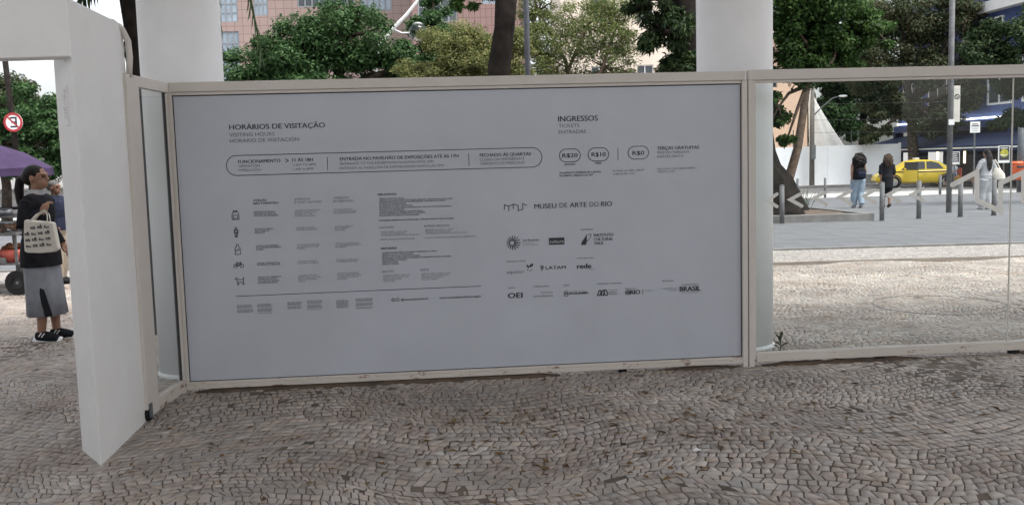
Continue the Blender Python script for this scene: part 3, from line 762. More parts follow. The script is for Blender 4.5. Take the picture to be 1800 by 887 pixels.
def outline(poly, wd, name, closed=True, mat=None):
    return MB().stroke(poly, wd, LY, closed).build(name, mat or M['ink'], pn)
def pill(u0, u1, z0, z1, n=10):
    r = (z1-z0)/2; zc = (z0+z1)/2
    return [(u1-r+r*math.sin(PI*k/n), zc-r*math.cos(PI*k/n)) for k in range(n+1)] + [(u0+r-r*math.sin(PI*k/n), zc+r*math.cos(PI*k/n)) for k in range(n+1)]
outline(pill(0.37,2.653,1.573,1.716), 0.005, 'pill_outline')
outline(pill(2.783,2.939,1.604,1.698), 0.005, 'pill_outline')
outline(pill(2.997,3.152,1.604,1.701), 0.005, 'pill_outline')
outline(pill(3.298,3.454,1.610,1.705), 0.005, 'pill_outline')
for u,z0,z1 in ((1.087,1.592,1.688),(2.112,1.593,1.686),(3.222,1.603,1.698),(3.395,0.589,0.634)):
    outline([(u,z0),(u,z1)], 0.004, 'divider', False)
outline([(0.789,1.683),(0.81,1.670),(0.788,1.658)], 0.005, 'arrow', False)
outline([(0.385,0.699),(2.174,0.704)], 0.004, 'rule', False)
# blocks of fine print at the foot, lines too small to read
for (u0,z1),(u1,z0) in [((0.388,0.632),(0.503,0.572)),((0.533,0.634),(0.643,0.562)),((0.750,0.639),(0.857,0.587)),((0.893,0.645),(1.004,0.572)),((1.104,0.639),(1.199,0.581)),((1.245,0.646),(1.373,0.566))]:
    b = MB(); z = z1; k = 0
    while z > z0:
        u = u0
        while u < u1 - 0.012:
            L = random.uniform(0.008,0.024); b.stroke([(u,z),(min(u+L,u1),z)], 0.0032, LY); u += L+0.003
        z -= 0.0068; k += 1
        if u1-u0 > 0.105 and k in (4,8): z -= 0.006
    tag(b.build('fine_print', M['ink_grey'], pn), kind='stuff')
# pictograms
def ico(c, s, strokes, name, wd=0.0045):
    b = MB()
    for st_ in strokes: b.stroke([(c[0]+p[0]*s, c[1]+p[1]*s) for p in st_[0]], wd, LY, st_[1])
    return b.build(name, M['ink'], pn)
def circ(x, z, r, n=16): return ([(x+r*math.cos(2*PI*k/n), z+r*math.sin(2*PI*k/n)) for k in range(n)], True)
ico((0.414,1.291), 0.034, [([(-.7,-1),(.7,-1),(.75,-.2),(.5,.6),(-.5,.6),(-.75,-.2)],True),([(-.45,-.75),(.45,-.75),(.45,-.1),(-.45,-.1)],True),([(-.3,.6),(-.35,.95),(-.1,.8),(.1,.8),(.35,.95),(.3,.6)],False)], 'backpack_pictogram')
ico((0.412,1.165), 0.036, [circ(0,.82,.17),([(-.38,.5),(.38,.5),(.38,-.15),(-.38,-.15)],True),([(-.2,.5),(-.2,-.95),(0,-.95),(0,-.2)],False),([(.2,.5),(.2,-.95),(0,-.95)],False)], 'person_pictogram')
ico((0.416,1.040), 0.036, [([(-.5,-1),(.5,-1),(.5,.3),(.2,.6),(.2,1),(-.2,1),(-.2,.6),(-.5,.3)],True),([(-.5,-.1),(-.1,-.3),(.1,.1),(.5,-.2)],False)], 'bottle_pictogram')
ico((0.417,0.928), 0.036, [circ(-.62,-.2,.36),circ(.62,-.2,.36),([(-.62,-.2),(-.25,.35),(.35,.35),(0,-.2),(-.25,.35),(-.32,.55),(-.5,.55)],False),([(-.62,-.2),(0,-.2)],False),([(.62,-.2),(.32,.6),(.5,.65)],False)], 'bicycle_pictogram')
ico((0.419,0.809), 0.036, [([(-.95,.45),(-.6,.7),(-.35,.35),(.55,.3),(.85,.75),(.72,.1),(.8,-.7),(.6,-.7),(.45,-.2),(-.2,-.25),(-.25,-.7),(-.45,-.7),(-.5,0),(-.62,.28)],True)], 'dog_pictogram')
for u in (1.521,1.553):
    outline(circ(u,0.627,0.0125)[0], 0.003, 'social_icon')
outline(circ(1.521,0.627,0.005)[0], 0.0025, 'social_icon')
outline([(1.556,0.636),(1.553,0.633),(1.553,0.619)], 0.003, 'social_icon', False)
# logos
outline([(2.363,1.265),(2.364,1.302),(2.397,1.289),(2.430,1.305),(2.466,1.294),(2.465,1.255),(2.500,1.264),(2.501,1.306),(2.533,1.291)], 0.006, 'zigzag_logo', False)
MB().stroke([(2.397,1.289),(2.396,1.254)], 0.006, LY).stroke([(2.430,1.305),(2.429,1.268)], 0.006, LY).build('zigzag_logo', M['ink'], pn)
b = MB()
for k in range(15):
    a = 2*PI*k/15; b.stroke([(2.414+0.016*math.cos(a),1.017+0.016*math.sin(a)),(2.424+0.053*math.cos(a),1.017+0.053*math.sin(a))], 0.007, LY)
b.build('sunburst_logo', M['ink'], pn)
def flat(poly, name, mat=None, dy=0.0):
    return MB().add([(u,LY+dy,z) for u,z in poly], [tuple(range(len(poly)))]).build(name, mat or M['ink'], pn)
flat([(2.689,0.992),(2.806,0.992),(2.806,1.045),(2.689,1.045)], 'logo_box')
flat([(2.930,0.983),(2.968,0.983),(2.975,1.010),(2.972,1.058),(2.955,1.030),(2.938,1.010)], 'vale_logo')
outline([(2.972,1.058),(3.009,1.062),(2.998,1.030),(2.975,1.008)], 0.004, 'vale_logo')
for a in ([(2.518,.836),(2.534,.822),(2.536,.840),(2.518,.853)],[(2.540,.826),(2.566,.842),(2.566,.862),(2.540,.846)],[(2.520,.806),(2.532,.812),(2.524,.818)],[(2.540,.798),(2.548,.810),(2.536,.806)],[(2.556,.806),(2.562,.816),(2.550,.814)]): flat(a, 'star_logo')
for a in ([(2.622,.838),(2.648,.828),(2.648,.834),(2.624,.845)],[(2.618,.828),(2.644,.818),(2.648,.824),(2.620,.834)],[(2.622,.818),(2.640,.808),(2.642,.814),(2.622,.823)],[(2.630,.796),(2.634,.796),(2.634,.812),(2.629,.814)]): flat(a, 'wing_logo')
outline([(2.797,.602),(2.823,.602),(2.826,.628),(2.820,.640),(2.800,.640),(2.794,.628)], 0.004, 'crest'); ico((2.81,.622), 0.011, [([(-.7,-.8),(-.7,.6),(0,-.1),(.7,.6),(.7,-.8)],False)], 'crest', 0.005)
ico((3.088,.618), 0.040, [([(-1,-.45),(-.75,.3),(-.5,.5),(-.3,.25),(-.45,-.3),(-.75,-.55)],True),([(-.3,-.5),(-.05,.4),(.2,.5),(.3,.1),(.1,-.5),(-.1,-.5)],True),([(.3,-.4),(.35,.4),(.65,.5),(1,-.2),(.8,-.55),(.5,-.5)],True)], 'loop_logo', 0.008)
ico((3.278,.612), 0.019, [([(-.8,-.8),(.8,-.8),(.8,.3),(-.8,.3)],True),([(-.4,-.5),(-.4,.1)],False),([(0,-.5),(0,.1)],False),([(.4,-.5),(.4,.1)],False),([(-.8,.55),(0,.95),(.8,.55)],False)], 'crest', 0.005)

# ------------------------------------------------------------------ glass fence on the right
gf = thing('glass_fence', 'clear glass fence with pale vinyl chevrons in a cream frame, right of the sign', 'fence', (-2.40+4.2219*math.cos(FA),6.718+4.2219*math.sin(FA),0), FA)
MB().box(-0.012,4.6,0.0,0.062,2.170,2.246).build('top_rail', M['frame'], gf, bevel=0.004)
MB().box(0.046,4.6,0.014,0.050,2.150,2.1695).build('inner_rail', M['frame'], gf, bevel=0.003)
MB().box(-0.012,0.030,0.0,0.062,-0.005,2.1695).build('post', M['frame'], gf, bevel=0.004)
MB().box(0.0305,0.046,0.010,0.054,0.055,2.1695).build('stile', M['frame'], gf, bevel=0.003)
MB().box(0.0465,4.6,0.0,0.060,0.036,0.085).build('bottom_rail', M['frame_rust'], gf, bevel=0.004)
MB().box(0.0465,4.6,0.012,0.050,0.0855,0.108).build('inner_rail', M['frame'], gf, bevel=0.003)
for x in (1.0,2.1,3.2,4.4): MB().box(x,x+0.07,0.005,0.055,-0.01,0.036).build('foot', M['rubber'], gf)
MB().box(4.601,4.66,0.0,0.062,-0.005,2.246).build('post', M['frame'], gf, bevel=0.004)
gp = MB().box(0.0465,2.081,0.028,0.038,0.108,2.150).build('glass_pane', M['glass'], gf)
MB().box(2.087,4.6,0.028,0.038,0.108,2.150).build('glass_pane', M['glass'], gf)
MB().box(2.0815,2.0865,0.026,0.040,0.108,2.150).build('glass_joint', M['vinyl'], gf)
U0 = 4.2219
def round_ends(mb, pts, wd, y):
    mb.stroke(pts, wd, y)
    for p in (pts[0], pts[-1]):
        mb.add([(p[0]+wd/2*math.cos(2*PI*k/12), y-0.0004, p[1]+wd/2*math.sin(2*PI*k/12)) for k in range(12)], [tuple(range(12))])
    return mb
for c in ([(4.437,1.317),(4.363,1.271),(4.437,1.223)],[(4.635,1.319),(4.540,1.272),(4.632,1.221)],[(4.825,1.323),(4.730,1.278),(4.825,1.226)],[(5.017,1.323),(4.925,1.278),(5.021,1.226)],[(5.208,1.327),(5.121,1.280),(5.209,1.232)],[(5.403,1.328),(5.309,1.284),(5.407,1.229)],[(5.593,1.324),(5.502,1.280),(5.597,1.230)]):
    round_ends(MB(), [(u-U0,z) for u,z in c], 0.026, 0.025).build('vinyl_chevron', M['vinyl'], gp)
round_ends(MB(), [(u-U0,z) for u,z in [(5.827,1.345),(6.023,1.436),(6.028,1.219),(6.220,1.130),(6.217,1.348),(6.402,1.425),(6.407,1.207),(6.598,1.115)]], 0.040, 0.025).build('vinyl_zigzag', M['vinyl'], gp)

# ------------------------------------------------------------------ trees
def leaves(P, Nrm, L, W_, rg, droop=0.0):
    """one folded four-sided blade per point"""
    n = len(P)
    d = rg.normal(size=(n,3)); d[:,2] -= droop
    d -= Nrm*(d*Nrm).sum(1,keepdims=True); d /= np.linalg.norm(d,axis=1,keepdims=True)+1e-9
    s = np.cross(Nrm, d)
    l = (L*rg.uniform(0.6,1.25,n))[:,None]; w_ = (W_*rg.uniform(0.7,1.2,n))[:,None]
    a = P; b = P + d*l*0.45 + s*w_*0.5 + Nrm*w_*0.18; c = P + d*l - Nrm*l*0.12; e = P + d*l*0.45 - s*w_*0.5 + Nrm*w_*0.18
    V = np.stack([a,b,c,e],1).reshape(-1,3)
    return V, np.arange(n*4).reshape(-1,4)

def tree(name, label, base, trunk, lobes, leaf, lmat, bmat, seed, per=70, droop=0.0, clump=0.30, group=None, limbs=True, up=0.55, cat='tree'):
    """trunk: [(points, radii)] relative to base; lobes: [(centre, radii, number of clumps)]"""
    rg = np.random.default_rng(seed)
    t = thing(name, label, cat, base, 0, group)
    tb = MB()
    for pts, rr in trunk: tb.tube(pts, rr, 12)
    P = []; NN = []
    fork = Vector(trunk[0][0][-1])
    for c, r, k in lobes:
        c = np.array(c, float); r = np.array(r, float)
        d = rg.normal(size=(k,3)); d /= np.linalg.norm(d,axis=1,keepdims=True)
        cc = c + d*r*(rg.random((k,1))**0.4)*0.88
        if limbs:
            mid = Vector(c.tolist())
            h = (fork+mid)/2 + Vector((rg.normal(0,.15),rg.normal(0,.15),0.1))
            r0 = trunk[0][1][-1] if isinstance(trunk[0][1],(list,tuple)) else trunk[0][1]
            tb.tube([fork, h, mid], [r0*0.75, r0*0.5, r0*0.28], 7)
            for q in cc[:: max(1,k//14)]:
                qv = Vector(q.tolist()); m2 = mid.lerp(qv,0.5)+Vector((rg.normal(0,.08),rg.normal(0,.08),rg.normal(0,.08)))
                tb.tube([mid, m2, qv], [r0*0.26, r0*0.16, r0*0.06], 5)
        cr = clump*r.mean()*rg.uniform(0.6,1.35,(k,1))
        for q, s in zip(cc, cr[:,0]):
            m = int(3.0*per*rg.uniform(0.6,1.3))
            dd = rg.normal(size=(m,3)); dd /= np.linalg.norm(dd,axis=1,keepdims=True)
            P.append(q + dd*s*np.array([1.15,1.15,0.72])*(rg.random((m,1))**0.45))
            nn = dd*0.6 + rg.normal(0,0.45,(m,3)); nn[:,2] += up
            NN.append(nn/np.linalg.norm(nn,axis=1,keepdims=True))
    tb.build('trunk', bmat, t, smooth=True)
    V, F = leaves(np.concatenate(P), np.concatenate(NN), leaf[0]*0.78, leaf[1]*0.95, rg, droop)
    link('crown', fastmesh('crown', V, F), lmat, t)
    return t

TG = 'street trees behind the sign'
tree('ficus_tree', 'broad deep green tree behind the left half of the sign', (-5.6,28,0),
     [([(0.6,0,-0.3),(0.7,0,1.2),(0.5,0,2.6),(0.3,0,3.4)],[0.5,0.38,0.32,0.28])],
     [((-1.75,0,4.3),(1.2,1.4,1.05),36),((-2.55,0,3.3),(0.75,1.0,0.7),16),((-0.4,-0.3,5.0),(1.2,1.5,1.15),40),((1.0,0,5.4),(1.35,1.4,1.15),48),((0.0,-0.6,3.6),(1.6,1.3,1.1),40),
      ((2.2,0.2,4.4),(1.1,1.2,1.0),38),((1.9,-0.2,3.5),(1.1,1.2,0.8),26),((-1.9,0.2,2.8),(1.3,1.2,0.6),20)],
     (0.15,0.07), M['leaf_deep'], M['bark'], 11, per=105, group=TG)
tree('ficus_tree', 'green tree just right of the leaning white lamp arm, before the tower', (-1.9,31,0),
     [([(0,0,-0.3),(0,0,1.5),(0.1,0,3.8)],[0.3,0.25,0.2])],
     [((-0.6,0,6.2),(0.8,1.0,1.1),22),((0.4,0,5.2),(1.1,1.0,0.8),26),((-0.7,0,4.6),(1.0,1.0,0.9),24),((1.2,0,4.6),(0.6,0.8,0.5),12),((-1.5,0,4.2),(0.9,0.9,0.9),22)],
     (0.15,0.075), M['leaf_deep'], M['bark'], 12, per=100, group=TG)
tree('yellow_green_tree', 'low yellow green tree left of the dark slanted trunk', (-1.4,24,0),
     [([(0,0,-0.3),(0.05,0,1.2),(0,0,2.4)],[0.16,0.13,0.11])],
     [((-0.75,0,3.75),(0.9,0.9,0.6),34),((0.45,0,4.2),(1.0,0.9,0.7),44),((-0.1,0,3.2),(1.7,1.0,0.6),40),((1.2,0,3.9),(0.75,0.8,0.9),34),((-1.35,0,3.3),(0.75,0.8,0.6),20),((2.1,0.3,3.4),(0.7,0.8,0.7),18),((0.2,0,4.6),(1.1,0.9,0.6),36),((1.5,0.2,4.5),(0.7,0.8,0.6),20)],
     (0.09,0.04), M['leaf_lime'], M['bark_pale'], 13, per=95, group=TG)
tree('soft_green_tree', 'airy pale green tree right of the thin grey pole', (1.8,26,0),
     [([(0,0,-0.3),(0.05,0,1.4),(0,0,2.7)],[0.17,0.13,0.11])],
     [((-0.7,0,4.4),(1.0,1.0,1.0),46),((0.4,0,5.2),(1.3,1.0,1.1),60),((0.9,0,4.1),(1.0,0.9,0.8),34),((-0.3,0,3.4),(1.6,1.0,0.7),44),((-0.9,0.2,5.7),(0.8,0.8,0.8),26),((-1.2,0,4.7),(0.7,0.8,1.0),26),((1.2,0,5.2),(0.8,0.8,0.9),26)],
     (0.085,0.036), M['leaf_soft'], M['bark_pale'], 14, per=66, group=TG, clump=0.32)
tree('street_tree', 'tree with thick dark slanted trunk rising behind the middle of the sign', (-0.22,15,0),
     [([(-0.02,0,-0.3),(0.0,0,1.2),(0.06,0,2.6),(0.10,0,3.1),(0.20,0,3.7),(0.25,0,4.3)],[0.26,0.21,0.195,0.185,0.165,0.18]),([(0.25,0,4.1),(0.15,0,4.7),(-0.15,0,5.4)],[0.12,0.1,0.08]),([(0.25,0,4.1),(0.5,0.1,4.8),(0.8,0,5.6)],[0.13,0.1,0.08])],
     [((0.0,0,6.9),(2.0,2.0,1.2),40),((-0.40,0,4.15),(0.22,0.3,0.14),5),((-0.15,0.1,4.3),(0.2,0.3,0.2),4)],
     (0.14,0.05), M['leaf_bright'], M['bark_dark'], 15, per=34, droop=0.9, group=TG, limbs=False)
tree('drooping_tree', 'dark tree with drooping feathery leaves left of the right column', (2.75,14,0),
     [([(0.05,0,-0.3),(0.0,0,1.5),(-0.05,0,3.0),(-0.14,0,3.6),(-0.1,0,4.6)],[0.26,0.22,0.2,0.19,0.17])],
     [((-0.45,-0.2,3.45),(0.55,0.5,0.32),16),((-0.75,-0.2,3.9),(0.40,0.5,0.26),9),((-0.25,-0.1,2.95),(0.45,0.5,0.26),12),((-0.3,0,5.9),(1.7,1.7,0.9),34)],
     (0.125,0.032), M['leaf_dark'], M['bark_dark'], 16, per=95, droop=1.8, group=TG, up=0.25)
tree('planter_tree', 'bright green tree with slim leaning trunk in the stone planter', (7.25,24.3,0.05),
     [([(-0.35,0,-0.1),(-0.05,0,0.9),(0.18,0,1.7),(0.32,0,2.6),(0.42,0,3.3)],[0.14,0.12,0.11,0.095,0.09])],
     [((0.2,0,4.0),(0.9,0.9,0.7),26),((1.2,0,4.3),(0.9,0.9,0.85),30),((0.7,0,5.3),(1.5,1.1,0.9),44),((-0.1,0,5.0),(0.8,0.9,0.8),22),((2.0,0,4.6),(0.6,0.7,0.7),16),((-0.35,-0.1,2.75),(0.42,0.5,0.5),9),((-0.1,-0.1,2.0),(0.3,0.35,0.2),3)],
     (0.15,0.075), M['leaf_bright'], M['bark_pale'], 17, per=80, group=TG)
tree('olive_green_tree', 'grey green tree with thick trunk standing behind the yellow taxi', (23.1,53.9,-0.25),
     [([(0,0,-0.1),(0,0,1.4),(-0.1,0,3.0),(-0.2,0,4.5)],[0.36,0.29,0.26,0.22])],
     [((-2.2,0,6.6),(2.2,1.8,1.9),40),((0.6,0,6.8),(2.0,1.8,1.9),36),((-1.5,0,4.3),(2.0,1.5,1.0),30),((1.0,-0.5,3.8),(1.8,1.5,0.8),26),((-0.8,0,9.3),(3.6,2.0,1.6),60),((2.6,-1.0,4.8),(1.6,1.2,1.1),26),((3.0,-1,7.2),(1.9,1.4,1.5),26),((2.4,-1,9.3),(2.2,1.4,1.3),26),((1.2,-.8,3.0),(1.6,1.0,.5),14),((-2.2,-0.2,2.9),(1.2,1.0,0.5),12)],
     (0.30,0.10), M['leaf_olive'], M['bark'], 18, per=66, droop=0.7, group=TG)
tree('dark_street_tree', 'dark green tree hanging over the right edge above the glass fence', (16.4,29,-0.15),
     [([(0.6,0,-0.1),(0.5,0,2.0),(0.3,0,4.0)],[0.26,0.22,0.18])],
     [((-1.5,0,4.9),(0.9,1.2,0.9),26),((-1.7,0,4.0),(0.5,.8,.3),7),((0.2,0,5.3),(1.3,1.2,1.2),36),((-0.5,0,3.7),(0.9,1.0,0.42),16),((-0.6,0.4,2.55),(0.8,0.8,0.36),14),((0.5,0.2,2.5),(0.7,0.8,0.5),16)],
     (0.17,0.07), M['leaf_dark'], M['bark_dark'], 19, per=80, droop=0.6, group=TG)
for i,(x,y,h,sd_,lb) in enumerate(((22.4,66,9.5,21,'dense dark tree above the left part of the white hoarding'),(24.9,66.5,12,22,'dense dark tree above the right end of the white hoarding'),(21.0,72,13,23,'tall dark tree behind the tarpaulin and hoarding'))):
    tree('background_tree', lb, (x,y,-0.2), [([(0,0,-0.1),(0,0,h*0.3),(0.1,0,h*0.5)],[0.3,0.25,0.2])],
         [((-1.2,0,h*0.45),(2.0,1.6,h*0.22),30),((1.2,0,h*0.5),(2.0,1.6,h*0.25),30),((0,0,h*0.8),(2.4,1.8,h*0.24),34)], (0.36,0.17), M['leaf_dark'] if i else M['leaf_deep'], M['bark_dark'], sd_, per=60, group='trees across the street', limbs=False)
for i,(x,y,h,sd_,mm,lb) in enumerate(((-20.4,38,6.2,31,'leaf_olive','tree behind the no parking sign seen through the portal'),(-18.3,36,5.0,32,'leaf_deep','rounded tree next to the portal post seen through the opening'),(-23.5,40,6.5,33,'leaf_bright','tall tree at the far left edge seen through the portal'))):
    tree('plaza_tree', lb, (x,y,0), [([(0,0,-0.3),(0.1,0,1.2),(0,0,2.2)],[0.22,0.18,0.15])],
         [((-0.9,0,h*0.55),(1.3,1.2,h*0.22),26),((0.9,0,h*0.6),(1.3,1.2,h*0.24),26),((0,0,h*0.8),(1.6,1.3,h*0.2),30),((0.2,0,h*0.38),(1.6,1.2,h*0.12),18)], (0.2,0.095), M[mm], M['bark'], sd_, per=72, group='trees beyond the portal')
# palm behind the left column: trunk and hanging fronds
pt = thing('palm_tree', 'palm with dark trunk and hanging fronds behind the left column', 'palm tree', (-3.62,9.3,0))
MB().tube([(0.03,0,-0.2),(0.02,0,1.0),(0.02,0,2.0),(0.0,0,2.9),(-0.04,0,3.6)], [0.13,0.11,0.085,0.075,0.10], 12).build('trunk', M['bark_dark'], pt, smooth=True)
rg = np.random.default_rng(5)
def frond(pts):
    b = MB().tube(pts, [0.016]*(len(pts)-1)+[0.005], 5)
    for a, c in zip(pts[:-1], pts[1:]):
        a = Vector(a); c = Vector(c)
        for k in range(18):
            p = a.lerp(c, k/18); t = (c-a).normalized(); s = t.cross(Vector((0,0,1)))
            s = s.normalized() if s.length > 1e-3 else Vector((1,0,0))
            for sg_ in (-1,1):
                d = (s*sg_*0.75 + t*0.55 + Vector((0,0,-0.9)) + Vector(rg.normal(0,.12,3).tolist())).normalized()
                q = d.cross(t).normalized()*0.0; wv = t*0.022
                L = 0.30*random.uniform(0.75,1.1)
                b.add([p-wv, p+wv, p+d*L*0.6+wv*0.8-Vector((0,0,.01)), p+d*L], [(0,1,2,3)])
    return b.build('frond', M['leaf_dark'], pt)
frond([(-0.04,0,3.55),(0.30,0.1,3.85),(0.62,0.1,3.75),(0.78,0.1,3.4),(0.80,0.1,2.9)])
frond([(-0.04,0,3.55),(0.25,0.3,4.0),(0.75,0.4,3.95),(1.02,0.4,3.5),(1.14,0.4,2.72)])
frond([(-0.04,0,3.55),(-0.2,0.0,3.6),(-0.40,0.0,3.45),(-0.62,0.0,3.12)])
frond([(-0.04,0,3.5),(0.0,0.05,3.3),(-0.06,0.05,3.05),(-0.12,0.05,2.75)])
frond([(-0.04,0,3.55),(-0.3,0.3,4.0),(-0.8,0.4,4.1),(-1.2,0.4,3.8)])
frond([(-0.04,0,3.55),(0.1,-0.3,4.0),(0.3,-0.8,4.1),(0.4,-1.2,3.9)])

# ------------------------------------------------------------------ poles, signs, planter, bollards
def cylz(mb, x, y, r, z0, z1, n=14):
    return mb.loft([[(x+r*math.cos(2*PI*k/n), y+r*math.sin(2*PI*k/n), z) for k in range(n)] for z in (z0,z1)])
gp1 = thing('grey_pole', 'thin grey steel pole behind the sign, right of the dark trunk', 'pole', (0.35,16,0))
cylz(MB(),0,0,0.047,0,7.5).build('shaft', M['pole'], gp1, smooth=True); cylz(MB(),0,0,0.09,0,0.04).build('base_plate', M['pole'], gp1); cylz(MB(),0,0,0.052,7.5,7.55).build('cap', M['pole'], gp1)
lp = thing('street_lamp', 'white lamp post with curved arm and round glass globe above the sign', 'street lamp', (-4.02,29.5,-0.55))
lp.scale = (1.341,1.341,1.341)
MB().tube([(-0.1,0,0),(-0.1,0,3.6),(0.1,0,4.35),(0.40,0,4.72),(0.72,0,5.02),(0.98,0,5.32),(1.12,0,5.7),(1.14,0,6.2)], [0.07,0.06,0.05,0.045,0.04,0.035,0.03,0.03], 10).build('curved_post', M['white'], lp, smooth=True)
MB().tube([(0.40,0,4.72),(0.60,0,4.62),(0.78,0,4.62)], 0.02, 8).build('globe_bracket', M['white'], lp, smooth=True)
gl = MB().ell((0.98,0,4.62), 0.215, 24, 16).build('globe', M['globe'], lp, smooth=True)
MB().loft([[(0.98+r*math.cos(2*PI*k/24), r*math.sin(2*PI*k/24), z) for k in range(24)] for r,z in ((0.05,4.83),(0.10,4.81),(0.105,4.83),(0.04,4.85))]).build('globe_cap', M['white'], gl)

tp = thing('sign_pole', 'thick grey pole with narrow traffic sign seen through the glass', 'pole', (11.49,24.6,slabz(24.6)))
cylz(MB(),0,0,0.068,-0.02,7.2).build('shaft', M['steel'], tp, smooth=True)
pb = MB().box(0.075,0.24,-0.02,0.0,2.35,3.28).build('sign_plate', M['vinyl'], tp, bevel=0.005)
MB().ring((0.157,3.0),0.045,0.07,-0.0235,-0.021).stroke([(0.11,3.05),(0.205,2.95)],0.02,-0.0225).build('sign_symbol', M['ink'], pb)
MB().box(-0.075,0.075,-0.075,-0.066,2.28,2.42).build('sticker', M['paper'], tp)
for z in (2.5,3.15): MB().box(-0.072,0.2,-0.012,0.012,z,z+0.03).build('clamp', M['steel'], tp)

nps = thing('no_parking_sign', 'round red and white no parking sign on a dark pole seen through the portal', 'traffic sign', (-13.62,26,0))
MB().tube([(0.05,0.05,-0.05),(0.03,0.05,2.6),(-0.08,0.05,5.0)], 0.075, 12).build('pole', M['bark_dark'], nps, smooth=True)
fcx, fcz = 0.07, 3.06
f1 = MB().disc((fcx,fcz),0.262,-0.05,-0.035).build('sign_face', M['white'], nps)
MB().ring((fcx,fcz),0.20,0.262,-0.056,-0.051,32).build('red_ring', M['sign_red'], f1)
MB().stroke([(fcx+0.09,fcz+0.12),(fcx-0.08,fcz+0.12)],0.045,-0.0525).stroke([(fcx+0.09,fcz),(fcx-0.05,fcz)],0.045,-0.0525).stroke([(fcx+0.09,fcz-0.12),(fcx-0.08,fcz-0.12)],0.045,-0.0525).stroke([(fcx+0.085,fcz-0.142),(fcx+0.085,fcz+0.142)],0.045,-0.0528).build('letter', M['ink'], f1)
MB().stroke([(fcx-0.16,fcz+0.16),(fcx+0.16,fcz-0.16)],0.04,-0.0545).build('red_slash', M['sign_red'], f1)
MB().box(-0.06,0.14,-0.034,0.0,3.0,3.05).build('clamp', M['steel'], nps)

pln = thing('tree_planter', 'low grey stone planter with bare earth around the leaning tree', 'planter', (5.2,21.85,0))
for nm,a in (('kerb_stone',(0,3.27,0,0.16)),('kerb_stone',(0,0.16,0.161,3.6)),('kerb_stone',(0.161,2.75,3.44,3.6))):
    MB().box(a[0],a[1],a[2],a[3],-0.02,0.185).build(nm, M['kerb'], pln, bevel=0.012)
MB().prism([(3.27,0.161),(2.751,3.6),(2.60,3.6),(3.09,0.161)],-0.02,0.187).build('kerb_stone', M['kerb'], pln, bevel=0.012)
ea = MB(); q = []
for i in range(13):
    for j in range(13): q.append((0.155+ (2.45+0.45*(1-j/12))*i/12, 0.155+3.29*j/12, 0.13+0.03*random.random()))
ea.add(q, [(i*13+j,(i+1)*13+j,(i+1)*13+j+1,i*13+j+1) for i in range(12) for j in range(12)])
ea.build('soil', M['earth'], pln, smooth=True)
# old trunk in the planter: wide flaring buttresses
ot = thing('old_tree', 'huge dark buttressed tree trunk in the planter, half hidden by the right column', 'tree', (6.2,24.0,0.1))
rings = []
for z, r in ((0,1.35),(0.25,1.18),(0.6,1.02),(0.95,0.86),(1.25,0.62),(1.6,0.5),(2.4,0.42),(3.6,0.40),(5.0,0.36)):
    rings.append([(r*(1+0.16*math.sin(5*a+z)+0.07*math.sin(11*a))*math.cos(a), r*(1+0.16*math.sin(5*a+z)+0.07*math.sin(11*a))*math.sin(a), z) for a in [2*PI*k/40 for k in range(40)]])
MB().loft(rings).build('trunk', M['bark_dark'], ot, smooth=True)
rg2 = np.random.default_rng(77)
Pp = []; 
for k in range(60):
    c = rg2.normal(0,1,3)*np.array([1.2,1.2,0.7])+np.array([0.2,0,6.6]); d = rg2.normal(0,1,(90,3))*0.32; Pp.append(c+d)
Pp = np.concatenate(Pp); nn = rg2.normal(0,0.5,Pp.shape); nn[:,2] += 0.6; nn /= np.linalg.norm(nn,axis=1,keepdims=True)
V, F = leaves(Pp, nn, 0.16, 0.08, rg2); link('crown', fastmesh('crown', V, F), M['leaf_bright'], ot)

def grass_tuft(loc, label, h=0.5, n=70, spread=0.22):
    t = thing('grass_clump', label, 'plant', loc)
    b = MB()
    for k in range(n):
        a = random.uniform(0,2*PI); r = random.random()*spread; L = h*random.uniform(0.5,1.1); o_ = random.uniform(0.1,0.5)*L
        p = Vector((r*math.cos(a), r*math.sin(a), 0)); s = Vector((-math.sin(a),math.cos(a),0))*0.012; d = Vector((math.cos(a)*o_,math.sin(a)*o_,L))
        b.add([p-s,p+s,p+d*0.6+s*0.8+Vector((0,0,0.05*L)),p+d], [(0,1,2,3)])
    tag(b.build('blades', M['leaf_olive'], t), kind='stuff')
grass_tuft((9.25,30.2,-0.17), 'clump of long grass beside the planter in front of the hoarding', 0.62, 120, 0.42)

bs = thing('bollard', 'x', 'bollard', (0,0,0), 0, 'steel bollards on the plaza')
cylz(MB(),0,0,0.055,-0.03,0.88,16).build('post', M['steel'], bs, smooth=True)
MB().rings([(0,0,0.88,0.055,0.055),(0,0,0.90,0.045,0.045),(0,0,0.905,0.02,0.02)],16).build('cap', M['steel'], bs, smooth=True)
cylz(MB(),0,0,0.075,-0.01,0.012,16).build('collar', M['steel'], bs)
BL = [((6.28,21.72),'bollard at the left front corner of the stone planter'),((8.62,21.78),'bollard at the right front corner of the stone planter'),((9.66,22.2),'bollard between the planter and the thick sign pole'),((10.74,22.4),'bollard just right of the thick sign pole'),((11.67,22.65),'bollard in front of the woman in pale grey'),
      ((12.5,40.9),'far bollard before the hoarding, nearest the grass clump'),((13.6,40.6),'far bollard before the hoarding, right of the wooden pole'),((14.6,40.0),'far bollard before the hoarding, behind the woman in jeans'),((18.3,40.0),'far bollard in front of the yellow taxi')]
for i,((x,y),lb) in enumerate(BL):
    z = slabz(y) if y < 38 else -0.37
    if i == 0: bs.location = (x,y,z); bs['label'] = lb
    else: dup(bs, (x,y,z), 0.3*i, lb)

